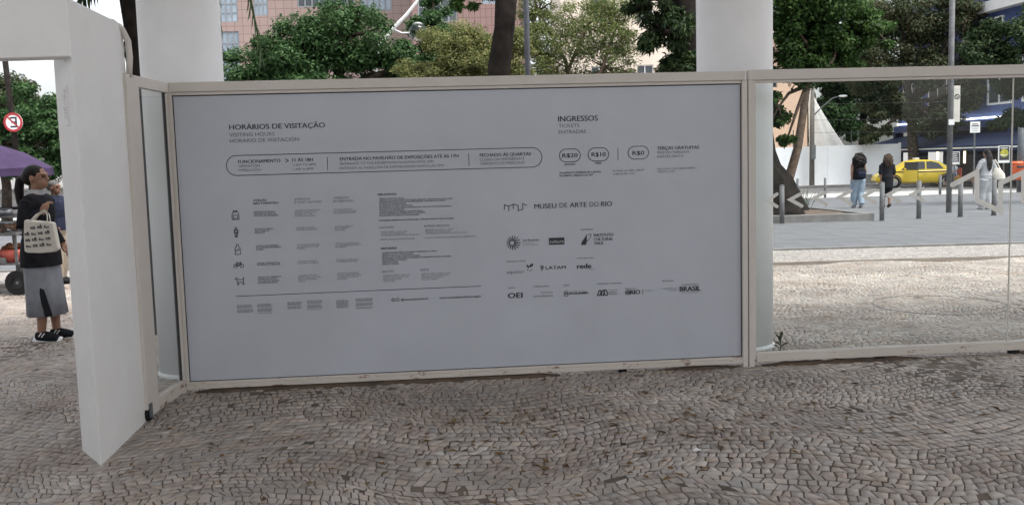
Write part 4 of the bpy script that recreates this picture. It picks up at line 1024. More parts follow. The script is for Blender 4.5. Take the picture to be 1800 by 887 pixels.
# orange litter bin on a post
bn = thing('litter_bin', 'orange plastic litter bin hung on a grey post by the street', 'bin', (21.3,39.6,-0.37))
cylz(MB(),0.25,0.12,0.13,0,3.4).build('post', M['pole'], bn, smooth=True)
b1 = MB().rings([(0,-0.1,0.62,0.17,0.15),(0,-0.1,0.66,0.21,0.18),(0,-0.1,1.2,0.25,0.22),(0,-0.1,1.28,0.25,0.22)],20).build('bucket', M['orange'], bn, smooth=True)
MB().rings([(0,-0.1,1.285,0.27,0.24),(0,-0.1,1.33,0.27,0.24),(0,-0.1,1.40,0.20,0.17)],20).build('lid', M['orange'], b1, smooth=True)
MB().box(-0.12,0.12,-0.36,-0.30,1.12,1.22).build('slot', M['black_plastic'], b1)
MB().box(0.02,0.25,0.0,0.05,1.0,1.1).build('bracket', M['steel'], bn)

# ------------------------------------------------------------------ across the street
hd = thing('hoarding', 'long whitewashed hoarding wall across the street behind the walking women', 'wall', (14.2,54.2,-0.24))
for k in range(4): MB().box(k*2.05+0.004,k*2.05+2.046,0,0.12,0,2.21+0.012*k).build('wall_panel', M['hoard'], hd, bevel=0.006)
MB().box(8.206,8.30,-0.02,0.14,0,2.31).build('end_post', M['hoard'], hd)
MB().box(6.0,6.75,-0.35,-0.02,0,0.55).build('meter_box', M['kerb'], hd, bevel=0.02)
up = thing('utility_pole', 'weathered wooden utility pole with curved lamp arm in front of the hoarding', 'utility pole', (17.25,53.75,-0.24))
MB().tube([(0,0,0),(0.0,0,3),(0.02,0,5.6)], [0.15,0.13,0.11], 12).build('pole', M['wood_pole'], up, smooth=True)
MB().tube([(0.02,0,3.9),(0.5,-0.1,4.4),(1.1,-0.2,4.9),(1.5,-0.2,5.0)], 0.035, 8).build('lamp_arm', M['steel'], up, smooth=True)
MB().ell((1.68,-0.2,5.0),(0.26,0.11,0.07)).build('lamp_head', M['white'], up, smooth=True)
for z in (3.0,3.7,4.6): MB().tube([(0.02,-0.1,z),(6,-2,z-0.18),(16,-4,z+0.2)], 0.008, 5).build('cable', M['black_plastic'], up)
MB().box(-0.09,0.12,-0.3,-0.13,1.5,2.3).build('service_box', M['steel'], up)
tr = thing('tarpaulin', 'white tarpaulin draped to a point over scaffolding behind the hoarding', 'tarpaulin', (18.25,57.5,-0.2))
rings = []
for k in range(9):
    f = k/8; wv = 0.05+1.6*f
    rings.append([(1.9*f + wv*math.cos(a)*(1+0.08*math.sin(7*a+2*f)), wv*0.8*math.sin(a)*(1+0.1*math.sin(9*a)), 5.75-5.75*f**0.9+0.06*math.sin(5*a)*f) for a in [2*PI*i/36 for i in range(36)]])
MB().loft(rings).build('sheet', M['tarp'], tr, smooth=True)
MB().tube([(-1.3,-1.2,0),(-1.3,-1.2,3.2)],0.03,8).tube([(2.2,-1.1,0),(2.2,-1.1,3.1)],0.03,8).build('scaffold_tube', M['steel'], tr)

def building(name, label, loc, rz, w_, dpt, h, wallm, wins, glassm, cat='building', roof=None):
    t = thing(name, label, cat, loc, rz)
    MB().box(0,w_,0.25,dpt,0,h).build('wall', wallm, t)
    # front skin with real window openings
    xs = sorted({0,w_}|{v for a in wins for v in a[:2]}); zs = sorted({0,h}|{v for a in wins for v in a[2:4]})
    b = MB()
    for i in range(len(xs)-1):
        for j in range(len(zs)-1):
            mx_, mz_ = (xs[i]+xs[i+1])/2, (zs[j]+zs[j+1])/2
            if not any(a[0]<mx_<a[1] and a[2]<mz_<a[3] for a in wins): b.box(xs[i],xs[i+1],0.0,0.249,zs[j],zs[j+1])
    b.build('facade', wallm, t)
    for a in wins:
        g = a[4] if len(a) > 4 else glassm
        nx_, nz_ = (a[5],a[6]) if len(a) > 6 else (2,2)
        win = MB().box(a[0],a[1],0.17,0.24,a[2],a[3]).build('window', g, t)
        m_ = MB(); wd = 0.05*max(1,h/18)
        for k in range(nx_+1): x = a[0]+(a[1]-a[0]-wd)*k/nx_; m_.box(x,x+wd,0.10,0.165,a[2],a[3])
        for k in range(nz_+1): z = a[2]+(a[3]-a[2]-wd)*k/nz_; m_.box(a[0],a[1],0.11,0.168,z,z+wd)
        m_.build('frame', a[7] if len(a) > 7 else M['mullion'], win)
    if roof: MB().box(-0.2,w_+0.2,-0.25,dpt+0.2,h+0.002,h+0.35).build('cornice', roof, t)
    return t
building('granite_tower', 'pink granite office tower with glass bays behind the trees', (-44.5,120,-0.6), 0, 33.7, 30, 60, M['pink'],
    [(4.5,11.0,8.5,19.4,M['glass_blue'],9,8),(4.5,11.0,20.5,24.0,M['glass_blue'],9,3),(4.5,11.0,25.2,31.0,M['glass_blue'],9,4),(13.0,14.8,21.2,27.0,M['glass_blue'],3,4),(18.5,25.7,22.1,25.2,M['glass_dark'],8,1),(26.4,30.3,21.4,25.2,M['glass_blue'],5,1),(18.5,30.5,27.5,31.0,M['glass_blue'],12,1)], M['glass_blue'])
building('granite_tower_wing', 'darker red granite wing of the tower left of the slanted trunk', (-10.2,105,-0.6), 0, 12.2, 25, 55, M['pink_dark'],
    [(0.6,4.9,17.6,22.5,M['glass_dark'],5,3),(7.6,10.6,19.4,22.5,M['glass_blue'],3,2)], M['glass_dark'])
building('cream_building', 'cream rendered building behind the airy tree and drooping tree', (3.0,52,-0.3), 0, 9.2, 12, 15, M['cream'],
    [(4.1,5.0,5.3,6.95,M['glass_dark'],2,2,M['white']),(6.3,7.2,5.3,6.95,M['glass_dark'],2,2,M['white']),(1.6,2.5,5.3,6.95,M['glass_dark'],2,2,M['white']),(1.6,2.5,9.3,11.0),(4.1,5.0,9.3,11.0),(6.3,7.2,9.3,11.0)], M['glass_dark'], roof=M['white'])
building('peach_building', 'plain peach building behind the tarpaulin and hoarding', (12.6,63,-0.2), 0, 7.3, 8, 9.5, M['peach'],
    [(0.8,1.8,3.4,5.0),(4.4,5.3,6.2,7.6)], M['glass_dark'], roof=M['cream'])

bb = thing('blue_building', 'blue building with navy awning and bar on the ground floor, right background', 'building', (25.2,62,-0.24), math.atan2(-20,2))
BW = 22.0
MB().box(0,BW,0.4,9,3.0,11.0).build('wall', M['blue'], bb)
MB().box(0,BW,3.5,9,0,2.999).build('bar_room', M['dark_room'], bb)
MB().box(-0.1,BW+0.1,-0.15,0.399,9.2,9.75).build('cornice', M['white'], bb)
MB().box(0,BW,0.0,0.399,6.9,7.5).build('parapet_band', M['blue'], bb)
MB().box(0,BW,0.05,0.399,3.0,3.4).build('sign_band', M['blue'], bb)
for k in range(7):
    x = 0.9+k*3.0
    w_ = MB().box(x,x+1.9,0.30,0.398,4.3,6.6).build('window', M['glass_dark'], bb)
    MB().box(x-0.08,x,0.22,0.40,4.2,6.7).box(x+1.9,x+1.98,0.22,0.40,4.2,6.7).box(x,x+1.9,0.22,0.40,6.6,6.7).box(x,x+1.9,0.22,0.40,4.2,4.3).box(x+0.92,x+0.98,0.24,0.298,4.301,6.599).build('frame', M['white'], w_)
    w_ = MB().box(x+0.3,x+1.1,0.30,0.398,7.9,8.9).build('window', M['white'], bb)
    MB().box(x+0.4,x+1.0,0.285,0.299,8.0,8.8).build('pane', M['glass_dark'], w_)
    MB().box(x-0.75,x-0.45,-0.05,0.5,0,2.99).build('pier', M['navy'], bb)
aw = MB().add([(0,0.4,2.75),(BW,0.4,2.75),(BW,-2.6,2.0),(0,-2.6,2.0),(0,0.4,2.70),(BW,0.4,2.70),(BW,-2.6,1.95),(0,-2.6,1.95)], [(0,3,2,1),(4,5,6,7),(2,3,7,6),(0,1,5,4),(1,2,6,5),(3,0,4,7)]).build('awning', M['navy'], bb)
MB().box(0,BW,-2.62,-2.60,1.72,2.02).build('valance', M['navy'], aw)
MB().box(0,BW,-2.64,-2.622,1.86,1.93).build('white_trim', M['white'], aw)
MB().box(0.2,BW-0.2,0.18,0.38,3.5,3.56).build('lit_tube', M['lit_strip'], bb)
for x,z in ((3.2,1.9),(6.1,1.7),(8.3,1.9)):
    MB().box(x,x+0.10,1.2,1.28,z-0.7,z).build('lamp', M['lit_warm'], bb)
for x in (2.4,4.5): MB().box(x,x+1.0,1.0,1.06,1.75,1.82).build('lamp', M['lit_strip'], bb)
# menu boards on stands before the bar
def menu(x, y, w_, z0, z1, mat, label, rows):
    t = thing('menu_board', label, 'menu board', (x,y,-0.24))
    cylz(MB(),0,0.03,0.03,0,z0).build('stand', M['steel'], t); cylz(MB(),0,0.03,0.2,0,0.03).build('foot', M['steel'], t)
    bd = MB().box(-w_/2,w_/2,0,0.06,z0,z1).build('board', M['white'], t)
    MB().box(-w_/2+0.03,w_/2-0.03,-0.006,-0.002,z0+0.12,z1-0.04).build('print', mat[0], bd)
    if mat[1]: MB().disc((0,(z0+z1)/2+0.05),w_*0.36,-0.012,-0.007).build('dish_picture', mat[1], bd)
    b = MB()
    for k in range(rows): b.stroke([(-w_*0.36,z1-0.12-k*(z1-z0)*0.8/rows),(w_*random.uniform(0.1,0.36),z1-0.12-k*(z1-z0)*0.8/rows)],0.035,-0.0135)
    b.build('print_line', M['white'], bd)
menu(22.35,47.3,0.50,1.08,1.72,(M['ink'],None),'dark menu board on a stand right of the thick sign pole',5)
menu(23.1,44.0,0.52,1.15,1.95,(M['ink'],M['yellow']),'menu board with yellow dish picture left of the orange bin',2)
ss = thing('street_notice', 'small white notice sign on a thin post above the woman in pale grey', 'sign', (18.9,38.3,-0.37))
cylz(MB(),0,0.03,0.03,0,3.0).build('post', M['steel'], ss)
pl_ = MB().box(-0.20,0.20,-0.01,0.01,2.62,3.06).build('plate', M['white'], ss, bevel=0.004)
b = MB()
for k,(a,c,t_) in enumerate(((-.13,.10,.03),(-.15,.15,.045),(-.15,.15,.015),(-.14,.13,.015),(-.12,.14,.015))): b.stroke([(a,2.97-k*0.068),(c,2.97-k*0.068)],t_,-0.0125)
b.build('print_line', M['ink'], pl_)

# low wall and street beyond the portal
lw = thing('low_wall', 'long low grey wall far behind the vendor cart seen through the portal', 'wall', (-45,47,-0.3))
MB().box(0,33,0,0.3,0,1.15).build('wall', M['kerb'], lw); MB().box(-0.05,33.05,-0.05,0.35,1.152,1.25).build('coping', M['kerb'], lw)

# ------------------------------------------------------------------ people
def solid(mb, name, mat, parent, vox=0.012, smooth_it=3):
    me = bpy.data.meshes.new(name); me.from_pydata(mb.v, [], mb.f)
    o = bpy.data.objects.new(name, me); COL.objects.link(o)
    bm = bmesh.new(); bm.from_mesh(me); bmesh.ops.recalc_face_normals(bm, faces=bm.faces); bm.to_mesh(me); bm.free()
    r = o.modifiers.new('r','REMESH'); r.mode = 'VOXEL'; r.voxel_size = vox
    s = o.modifiers.new('s','SMOOTH'); s.iterations = smooth_it; s.factor = 0.5
    bpy.context.view_layer.update()
    m2 = bpy.data.meshes.new_from_object(o.evaluated_get(bpy.context.evaluated_depsgraph_get()))
    m2.name = name
    bpy.data.objects.remove(o); bpy.data.meshes.remove(me)
    m2.materials.clear()
    return link(name, m2, mat, parent, smooth=True)

TORSO = [(0,.80,.085,.13),(0,.86,.115,.165),(-.012,.95,.12,.172),(0,1.06,.098,.138),(.012,1.20,.112,.152),(.005,1.31,.10,.172),(-.005,1.375,.072,.135),(0,1.41,.052,.062)]
def torso(mb, infl=0.0, z0=0.0, z1=9):
    return mb.rings([(cx,0,z,rx+infl,ry+infl) for cx,z,rx,ry in TORSO if z0 <= z <= z1], 18)
def leg(mb, s, knee, ankle, infl=0.0, upto=1.0):
    a = Vector((0,s*0.088,0.86)); k = Vector(knee); n = Vector(ankle)
    pts = [a, a.lerp(k,.5), k, k.lerp(n,.35), k.lerp(n,.8), n]; rr = [.092,.08,.057,.056,.042,.038]
    c = max(2, int(round(upto*6)))
    return mb.tube(pts[:c], [r+infl for r in rr[:c]], 12)
def foot(mb, ankle, yaw=0.0, infl=0.0, lift=0.0):
    a = Vector(ankle); d = Vector((math.cos(yaw),math.sin(yaw),0))
    z = a.z-0.045
    return mb.tube([a-d*0.05+Vector((0,0,-0.04)), a+Vector((0,0,-0.035)), a+d*0.10+Vector((0,0,-0.05-lift)), a+d*0.17+Vector((0,0,-0.058-lift))], [.030+infl,.040+infl,.034+infl,.020+infl], 10)
def arm(mb, sh, el, wr, infl=0.0, frac=1.0):
    a, e, w_ = Vector(sh), Vector(el), Vector(wr)
    mb.tube([a, a.lerp(e,.5), e, e.lerp(w_,.4*frac), e.lerp(w_,frac)], [.052+infl,.045+infl,.038+infl,.036+infl,.027+infl], 12)
    return mb
def hand(mb, wr, d, side=(0,0,1), curl=0.5):
    w_ = Vector(wr); d = Vector(d).normalized(); s = Vector(side); s = (s-d*s.dot(d)).normalized(); p = d.cross(s)
    mb.tube([w_-d*0.02, w_+d*0.04, w_+d*0.085], [.026,.036,.034], 10, 0.55)
    for k,(o_,L) in enumerate(((-.027,.055),(-.009,.07),(.009,.072),(.026,.06))):
        b0 = w_+d*0.085+s*o_; b1 = b0+d*L*0.55+p*L*0.25*curl; b2 = b1+d*L*0.4*(1-curl)+p*L*0.5*curl
        mb.tube([b0-d*0.02,b0,b1,b2], [.009,.009,.0085,.007], 7)
    t0 = w_+d*0.03+s*0.03; mb.tube([t0-s*0.015,t0+s*0.015+d*0.02,t0+s*0.022+d*0.055], [.011,.0105,.008], 7)
    return mb
def head(mb, c=(0.02,0,1.545), yaw=0.0):
    def T(x,y,z): return (c[0]+x*math.cos(yaw)-y*math.sin(yaw), c[1]+x*math.sin(yaw)+y*math.cos(yaw), c[2]+z)
    mb.tube([(-.012,0,1.38),(0,0,1.43),(c[0]-0.01,c[1],c[2]-0.05)], [.054,.049,.05], 12)
    mb.ell(T(-.01,0,.02),(.096,.076,.098)).ell(T(.035,0,-.045),(.058,.052,.062)).ell(T(.055,0,-.088),(.026,.026,.02))
    mb.tube([T(.086,0,.035),T(.100,0,.0),T(.112,0,-.018),T(.09,0,-.028)],[.010,.013,.014,.010],8)
    mb.ell(T(.088,0,-.052),(.016,.024,.008)).ell(T(.087,0,-.066),(.014,.021,.008)).ell(T(.078,.03,.038),(.018,.028,.01)).ell(T(.078,-.03,.038),(.018,.028,.01))
    for s in (-1,1): mb.ell(T(-.012,s*.078,-.005),(.022,.010,.032))
    return T
def eyes(T, parent):
    for s in (-1,1): MB().ell(T(.081,s*.031,.012),(.008,.013,.008),8,6).build('eye', M['hair'], parent, smooth=True)
def wavy_rings(rr, amp, nf, n=40, ph=0.0):
    return [[(cx+(rx+amp*(i/(len(rr)-1))*math.sin(nf*a+ph+i*0.2))*math.cos(a), cy+(ry+amp*(i/(len(rr)-1))*math.sin(nf*a+ph+i*0.2))*math.sin(a), z) for a in [2*PI*k/n for k in range(n)]] for i,(cx,cy,z,rx,ry) in enumerate(rr)]

# 1. woman with the tote bag, left of the portal, looking to the right
p = thing('person', 'person in black cardigan and long grey skirt standing left of the portal post', 'person', (-4.58,9.1,0.012), R(-6))
p.scale = (1.02,1.02,1.02)
KL, AL, KR, AR = (.03,.085,.47),(.05,.08,.085),(.05,-.09,.47),(.0,-.085,.085)
b = MB(); torso(b); leg(b,1,KL,AL); leg(b,-1,KR,AR); foot(b,AL); foot(b,AR); T = head(b)
SR, ER, WR = (0,-.155,1.33),(-.04,-.215,1.10),(.13,-.14,1.22)
SL, EL, WL = (0,.165,1.335),(-.03,.22,1.08),(.10,.20,.90)
arm(b,SR,ER,WR); hand(b,WR,(.30,.30,.75),(0.7,-.5,-.2),.95); arm(b,SL,EL,WL); hand(b,WL,(.5,0,-.8),(0,-1,0),.4)
body = solid(b,'body',M['skin'],p,0.0075)
eyes(T, body)
b = MB(); torso(b,.020,.84,1.39); b.rings([(-.003,0,.71,.168,.218),(-.003,0,.85,.162,.214),(0,0,1.0,.135,.185),(.0,0,1.15,.128,.175)],18)
arm(b,SR,ER,WR,.014,1.0); arm(b,SL,EL,WL,.014,.98); b.tube([SR,(0,0,1.335),SL],[.058,.085,.058],12)
solid(b,'cardigan',M['black_cloth'],p,0.009)
b = MB().loft(wavy_rings([(-.005,0,.98,.105,.15),(0,0,.86,.126,.174),(.0,0,.66,.140,.184),(.01,0,.45,.145,.188),(.02,0,.24,.155,.195)],.013,9), cap=False)
sk = b.build('skirt',M['grey_cloth'],p,smooth=True); sm = sk.modifiers.new('t','SOLIDIFY'); sm.thickness = 0.006
MB().add([(.045,-.202,.243),(.155,-.130,.243),(.105,-.160,.50),(.075,-.176,.52)],[(0,1,2,3)]).build('slit_lining',M['black_cloth'],sk)
b = MB().rings([(-.02,0,1.36,.085,.10),(-.012,0,1.40,.078,.082),(-.008,0,1.435,.068,.068)],16)
solid(b,'collar',M['pale_cloth'],p,0.008)
b = MB().ell((-.012,0,1.585),(.108,.088,.088)).ell((-.055,0,1.555),(.075,.084,.085)).ell((-.115,0,1.56),(.04,.04,.04))
b.tube([(-.11,0,1.565),(-.155,0,1.53),(-.175,.0,1.43),(-.17,0,1.32),(-.165,0,1.22)],[.03,.042,.045,.036,.012],10)
solid(b,'hair',M['hair'],p,0.009,4)
for (a,yw) in ((AL,0.05),(AR,-0.05)):
    b = MB(); foot(b,a,yw,.014); sh = solid(b,'shoe',M['black_cloth'],p,0.008)
    MB().tube([(a[0]-.085,a[1],.014),(a[0],a[1],.014),(a[0]+.12,a[1],.014),(a[0]+.20,a[1],.016)],[.034,.042,.044,.025],10,0.42).build('sole',M['sole'],sh,smooth=True)
    MB().tube([(a[0]-.0,a[1]-.052,.05),(a[0]+.03,a[1]-.054,.085)],.006,5).tube([(a[0]+.03,a[1]-.055,.045),(a[0]+.06,a[1]-.052,.08)],.006,5).build('stripe',M['sole'],sh)
tb = thing('tote_bag', 'cream canvas tote bag with rows of small black prints on the shoulder', 'bag', (-4.42,8.80,0.90), R(-8))
tb.scale = (.95,.9,.76)
prof = [(-.185,.0),(-.15,-.012),(.0,-.02),(.16,-.005),(.215,.03),(.205,.07),(.17,.36),(-.16,.40),(-.18,.2)]
b = MB(); b.slab([(x*0.93,z) for x,z in prof], -.035,.035); bg_ = b.build('bag_body',M['canvas'],tb,bevel=0.02)
for s in (-.028,.028): MB().tube([(-.08,s,.38),(-.05,s*.6+.05,.45),(.0,s*.5+.10,.50),(.06,s*.6+.06,.45),(.10,s,.355)],.011,8,.45).build('strap',M['canvas'],bg_,smooth=True)
for j in range(4):
    for i in range(4):
        if j == 3 and i == 0: continue
        x, z = -.115+i*.073-0.004*j, .075+j*.073+.006*i
        c = MB().add([(x-.026,-.0385,z-.02),(x+.028,-.0385,z-.02),(x+.028,-.0385,z+.004),(x+.012,-.0385,z+.018*((i+j)%3)),(x-.006,-.0385,z+.004),(x-.018,-.0385,z+.016),(x-.026,-.0385,z+.002)],[tuple(range(7))])
        c.build('print',M['ink'],bg_)
        MB().stroke([(x-.024,z-.008),(x+.024,z-.006)],.0035,-.0400).build('print_line',M['canvas'],bg_)

# 2. man behind her
p = thing('person', 'person with short grey hair in navy shirt, partly behind the tote bag', 'person', (-6.74,13.9,0.01), R(-10))
p.scale = (.91,.91,.91)
KL, AL, KR, AR = (.04,.09,.46),(-.02,.09,.085),(.06,-.09,.47),(.06,-.085,.085)
SR, ER, WR = (0,-.185,1.335),(-.05,-.25,1.08),(.12,-.2,.92); SL, EL, WL = (0,.185,1.335),(-.05,.25,1.08),(.12,.2,.95)
b = MB(); torso(b,.02); leg(b,1,KL,AL); leg(b,-1,KR,AR); T = head(b); arm(b,SR,ER,WR); arm(b,SL,EL,WL); hand(b,WR,(.6,0,-.6)); hand(b,WL,(.6,0,-.6))
body = solid(b,'body',M['skin_dark'],p,0.011); eyes(T, body)
b = MB(); torso(b,.045,.84,1.39); b.tube([SR,(0,0,1.34),SL],[.08,.10,.08],12); arm(b,SR,ER,WR,.022,.3); arm(b,SL,EL,WL,.022,.3); solid(b,'shirt',M['navy_cloth'],p,0.012)
b = MB(); torso(b,.035,.79,.96); leg(b,1,KL,AL,.03); leg(b,-1,KR,AR,.03); solid(b,'trousers',M['beige_cloth'],p,0.012)
for a in (AL,AR): b = MB(); foot(b,a,0,.014); solid(b,'shoe',M['rubber'],p,0.012)
solid(MB().ell((-.005,0,1.60),(.100,.084,.072)).ell((-.05,0,1.565),(.062,.08,.07)),'hair',M['hair_grey'],p,0.011)

def walker(label, loc, rz, h, stride, top, bottom, shoe, skin, hair, mat_hair, sleeves=1.0, legcut=1.0, hem=.80, elbows=None, tunic=None, flare=0.0):
    p = thing('person', label, 'person', loc, R(rz)); s = h/1.65; p.scale = (s,s,s)
    KL, AL = (stride*.55+.03,.085,.47),(stride,.07,.088); KR, AR = (-stride*.25+.04,-.085,.46),(-stride,-.07,.12)
    (SR,ER,WR),(SL,EL,WL) = elbows or (((0,-.17,1.33),(-.03,-.215,1.09),(.06,-.19,.87)),((0,.17,1.33),(-.05,.215,1.09),(-.03,.20,.86)))
    b = MB(); torso(b); leg(b,1,KL,AL); leg(b,-1,KR,AR); foot(b,AL); foot(b,AR,0,0,.03); T = head(b); arm(b,SR,ER,WR); arm(b,SL,EL,WL)
    for w_,e in ((WR,ER),(WL,EL)): hand(b, w_, Vector(w_)-Vector(e))
    body = solid(b,'body',skin,p,0.012); eyes(T, body)
    b = MB(); torso(b,.025,.84,1.39); b.tube([SR,(0,0,1.335),SL],[.072,.095,.072],12)
    b.rings([(0,0,hem,.15,.195),(0,0,.95,.148,.195),(0,0,1.1,.125,.165)],18)
    if sleeves > .1: arm(b,SR,ER,WR,.02,sleeves); arm(b,SL,EL,WL,.02,sleeves)
    solid(b,'top',top,p,0.012)
    b = MB(); torso(b,.02,.79,.99)
    leg(b,1,KL,AL,.028+flare,legcut); leg(b,-1,KR,AR,.028+flare,legcut); solid(b,'trousers',bottom,p,0.012)
    for a in (AL,AR): b = MB(); foot(b,a,0,.012,.03 if a is AR else 0); solid(b,'shoe',shoe,p,0.012)
    solid(hair(MB()),'hair',mat_hair,p,0.012,2)
    return p
def curly(r, zlow, wide=1.0):
    rg_ = random.Random(int(r*1000))
    def f(b):
        zc = (1.665+zlow)/2; rz_ = (1.665-zlow)/2
        b.ell((-.02,0,1.575),(.115,.10,.10)).ell((-.075,0,zc),(r*.72,r*wide,rz_*.93),16,10)
        for k in range(150):
            d = Vector((rg_.gauss(0,1),rg_.gauss(0,1),rg_.gauss(0,1))).normalized()
            if d.x > .35 and d.z < .5: continue
            b.ell((-.075+d.x*r*.72, d.y*r*wide, zc+d.z*rz_),rg_.uniform(.018,.036),8,6)
        return b
    return f
def long_hair(b):
    return b.ell((-.01,0,1.585),(.107,.09,.09)).ell((-.05,0,1.55),(.08,.088,.10)).tube([(-.07,0,1.56),(-.105,.01,1.45),(-.135,.02,1.30),(-.135,.02,1.15),(-.12,.02,1.06)],[.07,.085,.08,.062,.02],12)
# 3. two women walking away on the plaza
walker('person with big curly black hair walking away in pale jeans', (10.62,28.7,slabz(28.7)), 92, 1.66, .11, M['black_cloth'], M['denim'], M['grey_cloth'], M['skin'], curly(.185,1.19,1.08), M['hair'], sleeves=.05, flare=.022, hem=.88)
bp_ = thing('backpack', 'small dark backpack worn by the person in pale jeans', 'backpack', (10.63,28.50,slabz(28.7)+1.05))
b = MB().rings([(0,0,-.15,.12,.06),(0,0,-.11,.155,.08),(0,0,.08,.155,.08),(0,0,.16,.12,.06)],18); k_ = solid(b,'pack_body',M['black_cloth'],bp_,.012)
for s in (-1,1): MB().tube([(s*.12,.05,.18),(s*.12,.14,.28),(s*.13,.24,.2)],.018,8).build('strap',M['black_cloth'],k_)
solid(MB().rings([(0,-.08,-.12,.12,.03),(0,-.09,.0,.12,.035),(0,-.08,.06,.11,.02)],14),'pocket',M['navy_cloth'],k_,.012)
walker('person with brown wavy hair walking away in a dark tunic and cropped trousers', (11.42,28.5,slabz(28.5)), 88, 1.60, .06, M['black_cloth'], M['black_cloth'], M['rubber'], M['skin'], curly(.135,1.27,1.05), M['hair_brown'], sleeves=.25, legcut=.72, hem=.62)
# 4. woman in pale grey with a shoulder bag
walker('person with long dark hair in pale grey top and trousers', (13.02,25.7,slabz(25.7)), 105, 1.62, .08, M['pale_cloth'], M['pale_cloth'], M['sole'], M['skin'], long_hair, M['hair'], sleeves=.75, flare=.035, hem=.84,
       elbows=(((0,-.17,1.33),(-.08,-.24,1.10),(.10,-.22,1.0)),((0,.17,1.33),(.04,.27,1.10),(.10,.33,.88))))
sb = thing('shoulder_bag', 'pale canvas shoulder bag carried by the person in pale grey', 'bag', (13.27,25.55,slabz(25.7)+0.88), R(-15))
k_ = solid(MB().rings([(0.03,0,-.09,.08,.04),(0.03,0,-.06,.15,.07),(0,0,.08,.16,.07),(-.04,0,.24,.08,.04)],16),'bag_body',M['canvas'],sb,.012)
MB().tube([(.04,0,.22),(-.02,.03,.36),(-.07,.1,.47),(-.10,.2,.42)],.014,7).build('strap',M['canvas'],k_)
# 5. somebody sitting outside the bar
p = thing('person', 'person in light blue shirt sitting outside the bar under the awning', 'person', (22.9,48.5,-0.24), R(190))
b = MB(); b.rings([(0,0,.45,.11,.16),(0,0,.6,.10,.14),(.02,0,.8,.10,.15),(0,0,.95,.09,.16),(0,0,1.02,.05,.07)],16)
for s in (-1,1):
    b.tube([(0,s*.09,.52),(.40,s*.1,.52),(.42,s*.1,.08)],[.085,.06,.04],10); b.tube([(.38,s*.1,.05),(.55,s*.1,.03)],[.04,.03],8); b.tube([(0,s*.17,.95),(.05,s*.22,.72),(.28,s*.15,.70)],[.05,.04,.03],10); hand(b,(.28,s*.15,.70),(1,0,0))
b2 = MB(); T = head(b2,(0.02,0,1.545)); b.add([(x,y,z-.39) for x,y,z in b2.v], b2.f)
solid(b,'body',M['skin'],p,.012)
b = MB().rings([(0,0,.46,.13,.18),(0,0,.6,.12,.165),(.02,0,.8,.12,.17),(0,0,.96,.10,.18)],16)
for s in (-1,1): b.tube([(0,s*.17,.95),(.04,s*.21,.78)],[.07,.06],10)
solid(b,'shirt',M['denim'],p,.012)
b = MB()
for s in (-1,1): b.tube([(0,s*.09,.52),(.40,s*.1,.52),(.42,s*.1,.2)],[.105,.08,.06],10)
solid(b,'trousers',M['navy_cloth'],p,.012)
solid(MB().ell((-.01,0,1.20),(.10,.085,.08)),'hair',M['hair'],p,.012)
ch = thing('bar_chair', 'red plastic chair under the person sitting outside the bar', 'chair', (22.95,48.5,-0.24), R(190))
MB().box(-.22,.22,-.22,.22,.41,.44).build('seat',M['red'],ch,bevel=.01); MB().box(-.24,-.20,-.21,.21,.50,.88).build('backrest',M['red'],ch,bevel=.01)
for x in (-.2,.2):
    for y in (-.2,.2): MB().tube([(x,y,.42),(x*1.1,y*1.1,0)],.018,6).build('leg',M['red'],ch)
for y in (-.2,.2): MB().tube([(-.2,y,.43),(-.225,y,.55)],.018,6).build('back_post',M['red'],ch)

# ------------------------------------------------------------------ vendor cart with its umbrella
ct = thing('vendor_cart', 'street vendor cart with trays of food and rubber wheels, far left', 'cart', (-7.62,13.0,0.01))
MB().box(-.6,.75,-.35,.35,.42,.50).build('chassis',M['steel'],ct,bevel=.01)
for x in (-.5,.93):
    for y in (-.36,.36):
        wl = MB().ring((x,.165),.075,.165,y-.05,y+.05,28).build('wheel',M['rubber'],ct,smooth=False)
        MB().disc((x,.165),.076,y-.03,y+.03,20).build('rim',M['black_plastic'],wl)
MB().tube([(.93,-.41,.165),(.93,.41,.165)],.02,8).build('axle',M['steel'],ct); MB().tube([(-.5,-.41,.165),(-.5,.41,.165)],.02,8).build('axle',M['steel'],ct)
for x in (-.5,.9): MB().box(x-.03,x+.03,-.3,.3,.165,.43).build('axle_bracket',M['steel'],ct)
MB().box(.60,1.0,-.34,.34,.40,.425).build('shelf',M['steel'],ct)
MB().rings([(.80,-.12,.426,.20,.16),(.80,-.12,.50,.23,.19),(.80,-.12,.60,.25,.21)],20).build('red_tub',M['red'],ct,smooth=True)
fd = MB()
for k in range(26): fd.ell((.80+random.uniform(-.18,.18),-.12+random.uniform(-.15,.15),.605+random.uniform(0,.04)),random.uniform(.03,.05),8,6)
tag(fd.build('fruit',M['food'],ct,smooth=True),kind='stuff')
MB().box(-.6,.95,-.38,.38,.80,.84).build('counter',M['steel'],ct,bevel=.008)
for x in (-.55,.55,.9): MB().box(x-.015,x+.015,-.33,-.30,.43,.80).box(x-.015,x+.015,.30,.33,.43,.80).build('upright',M['steel'],ct)
fd = MB()
for k in range(60): fd.ell((random.uniform(-.5,.85),-.1+random.uniform(-.2,.2),.85+random.uniform(0,.09)),(random.uniform(.04,.07),.04,.035),8,6)
tag(fd.build('food',M['food'],ct,smooth=True),kind='stuff')
MB().box(-.6,.95,-.385,-.378,.842,1.03).build('glass_guard',M['glass'],ct)
MB().box(-.62,.97,-.39,.39,1.04,1.065).build('top_tray',M['steel'],ct,bevel=.006)
for i in range(5): MB().rings([(-.4+i*.28,-.15,1.066,.07,.07),(-.4+i*.28,-.15,1.15,.08,.08),(-.4+i*.28,-.15,1.16,.05,.05)],14).build('lidded_pot',M['alloy'],ct,smooth=True)
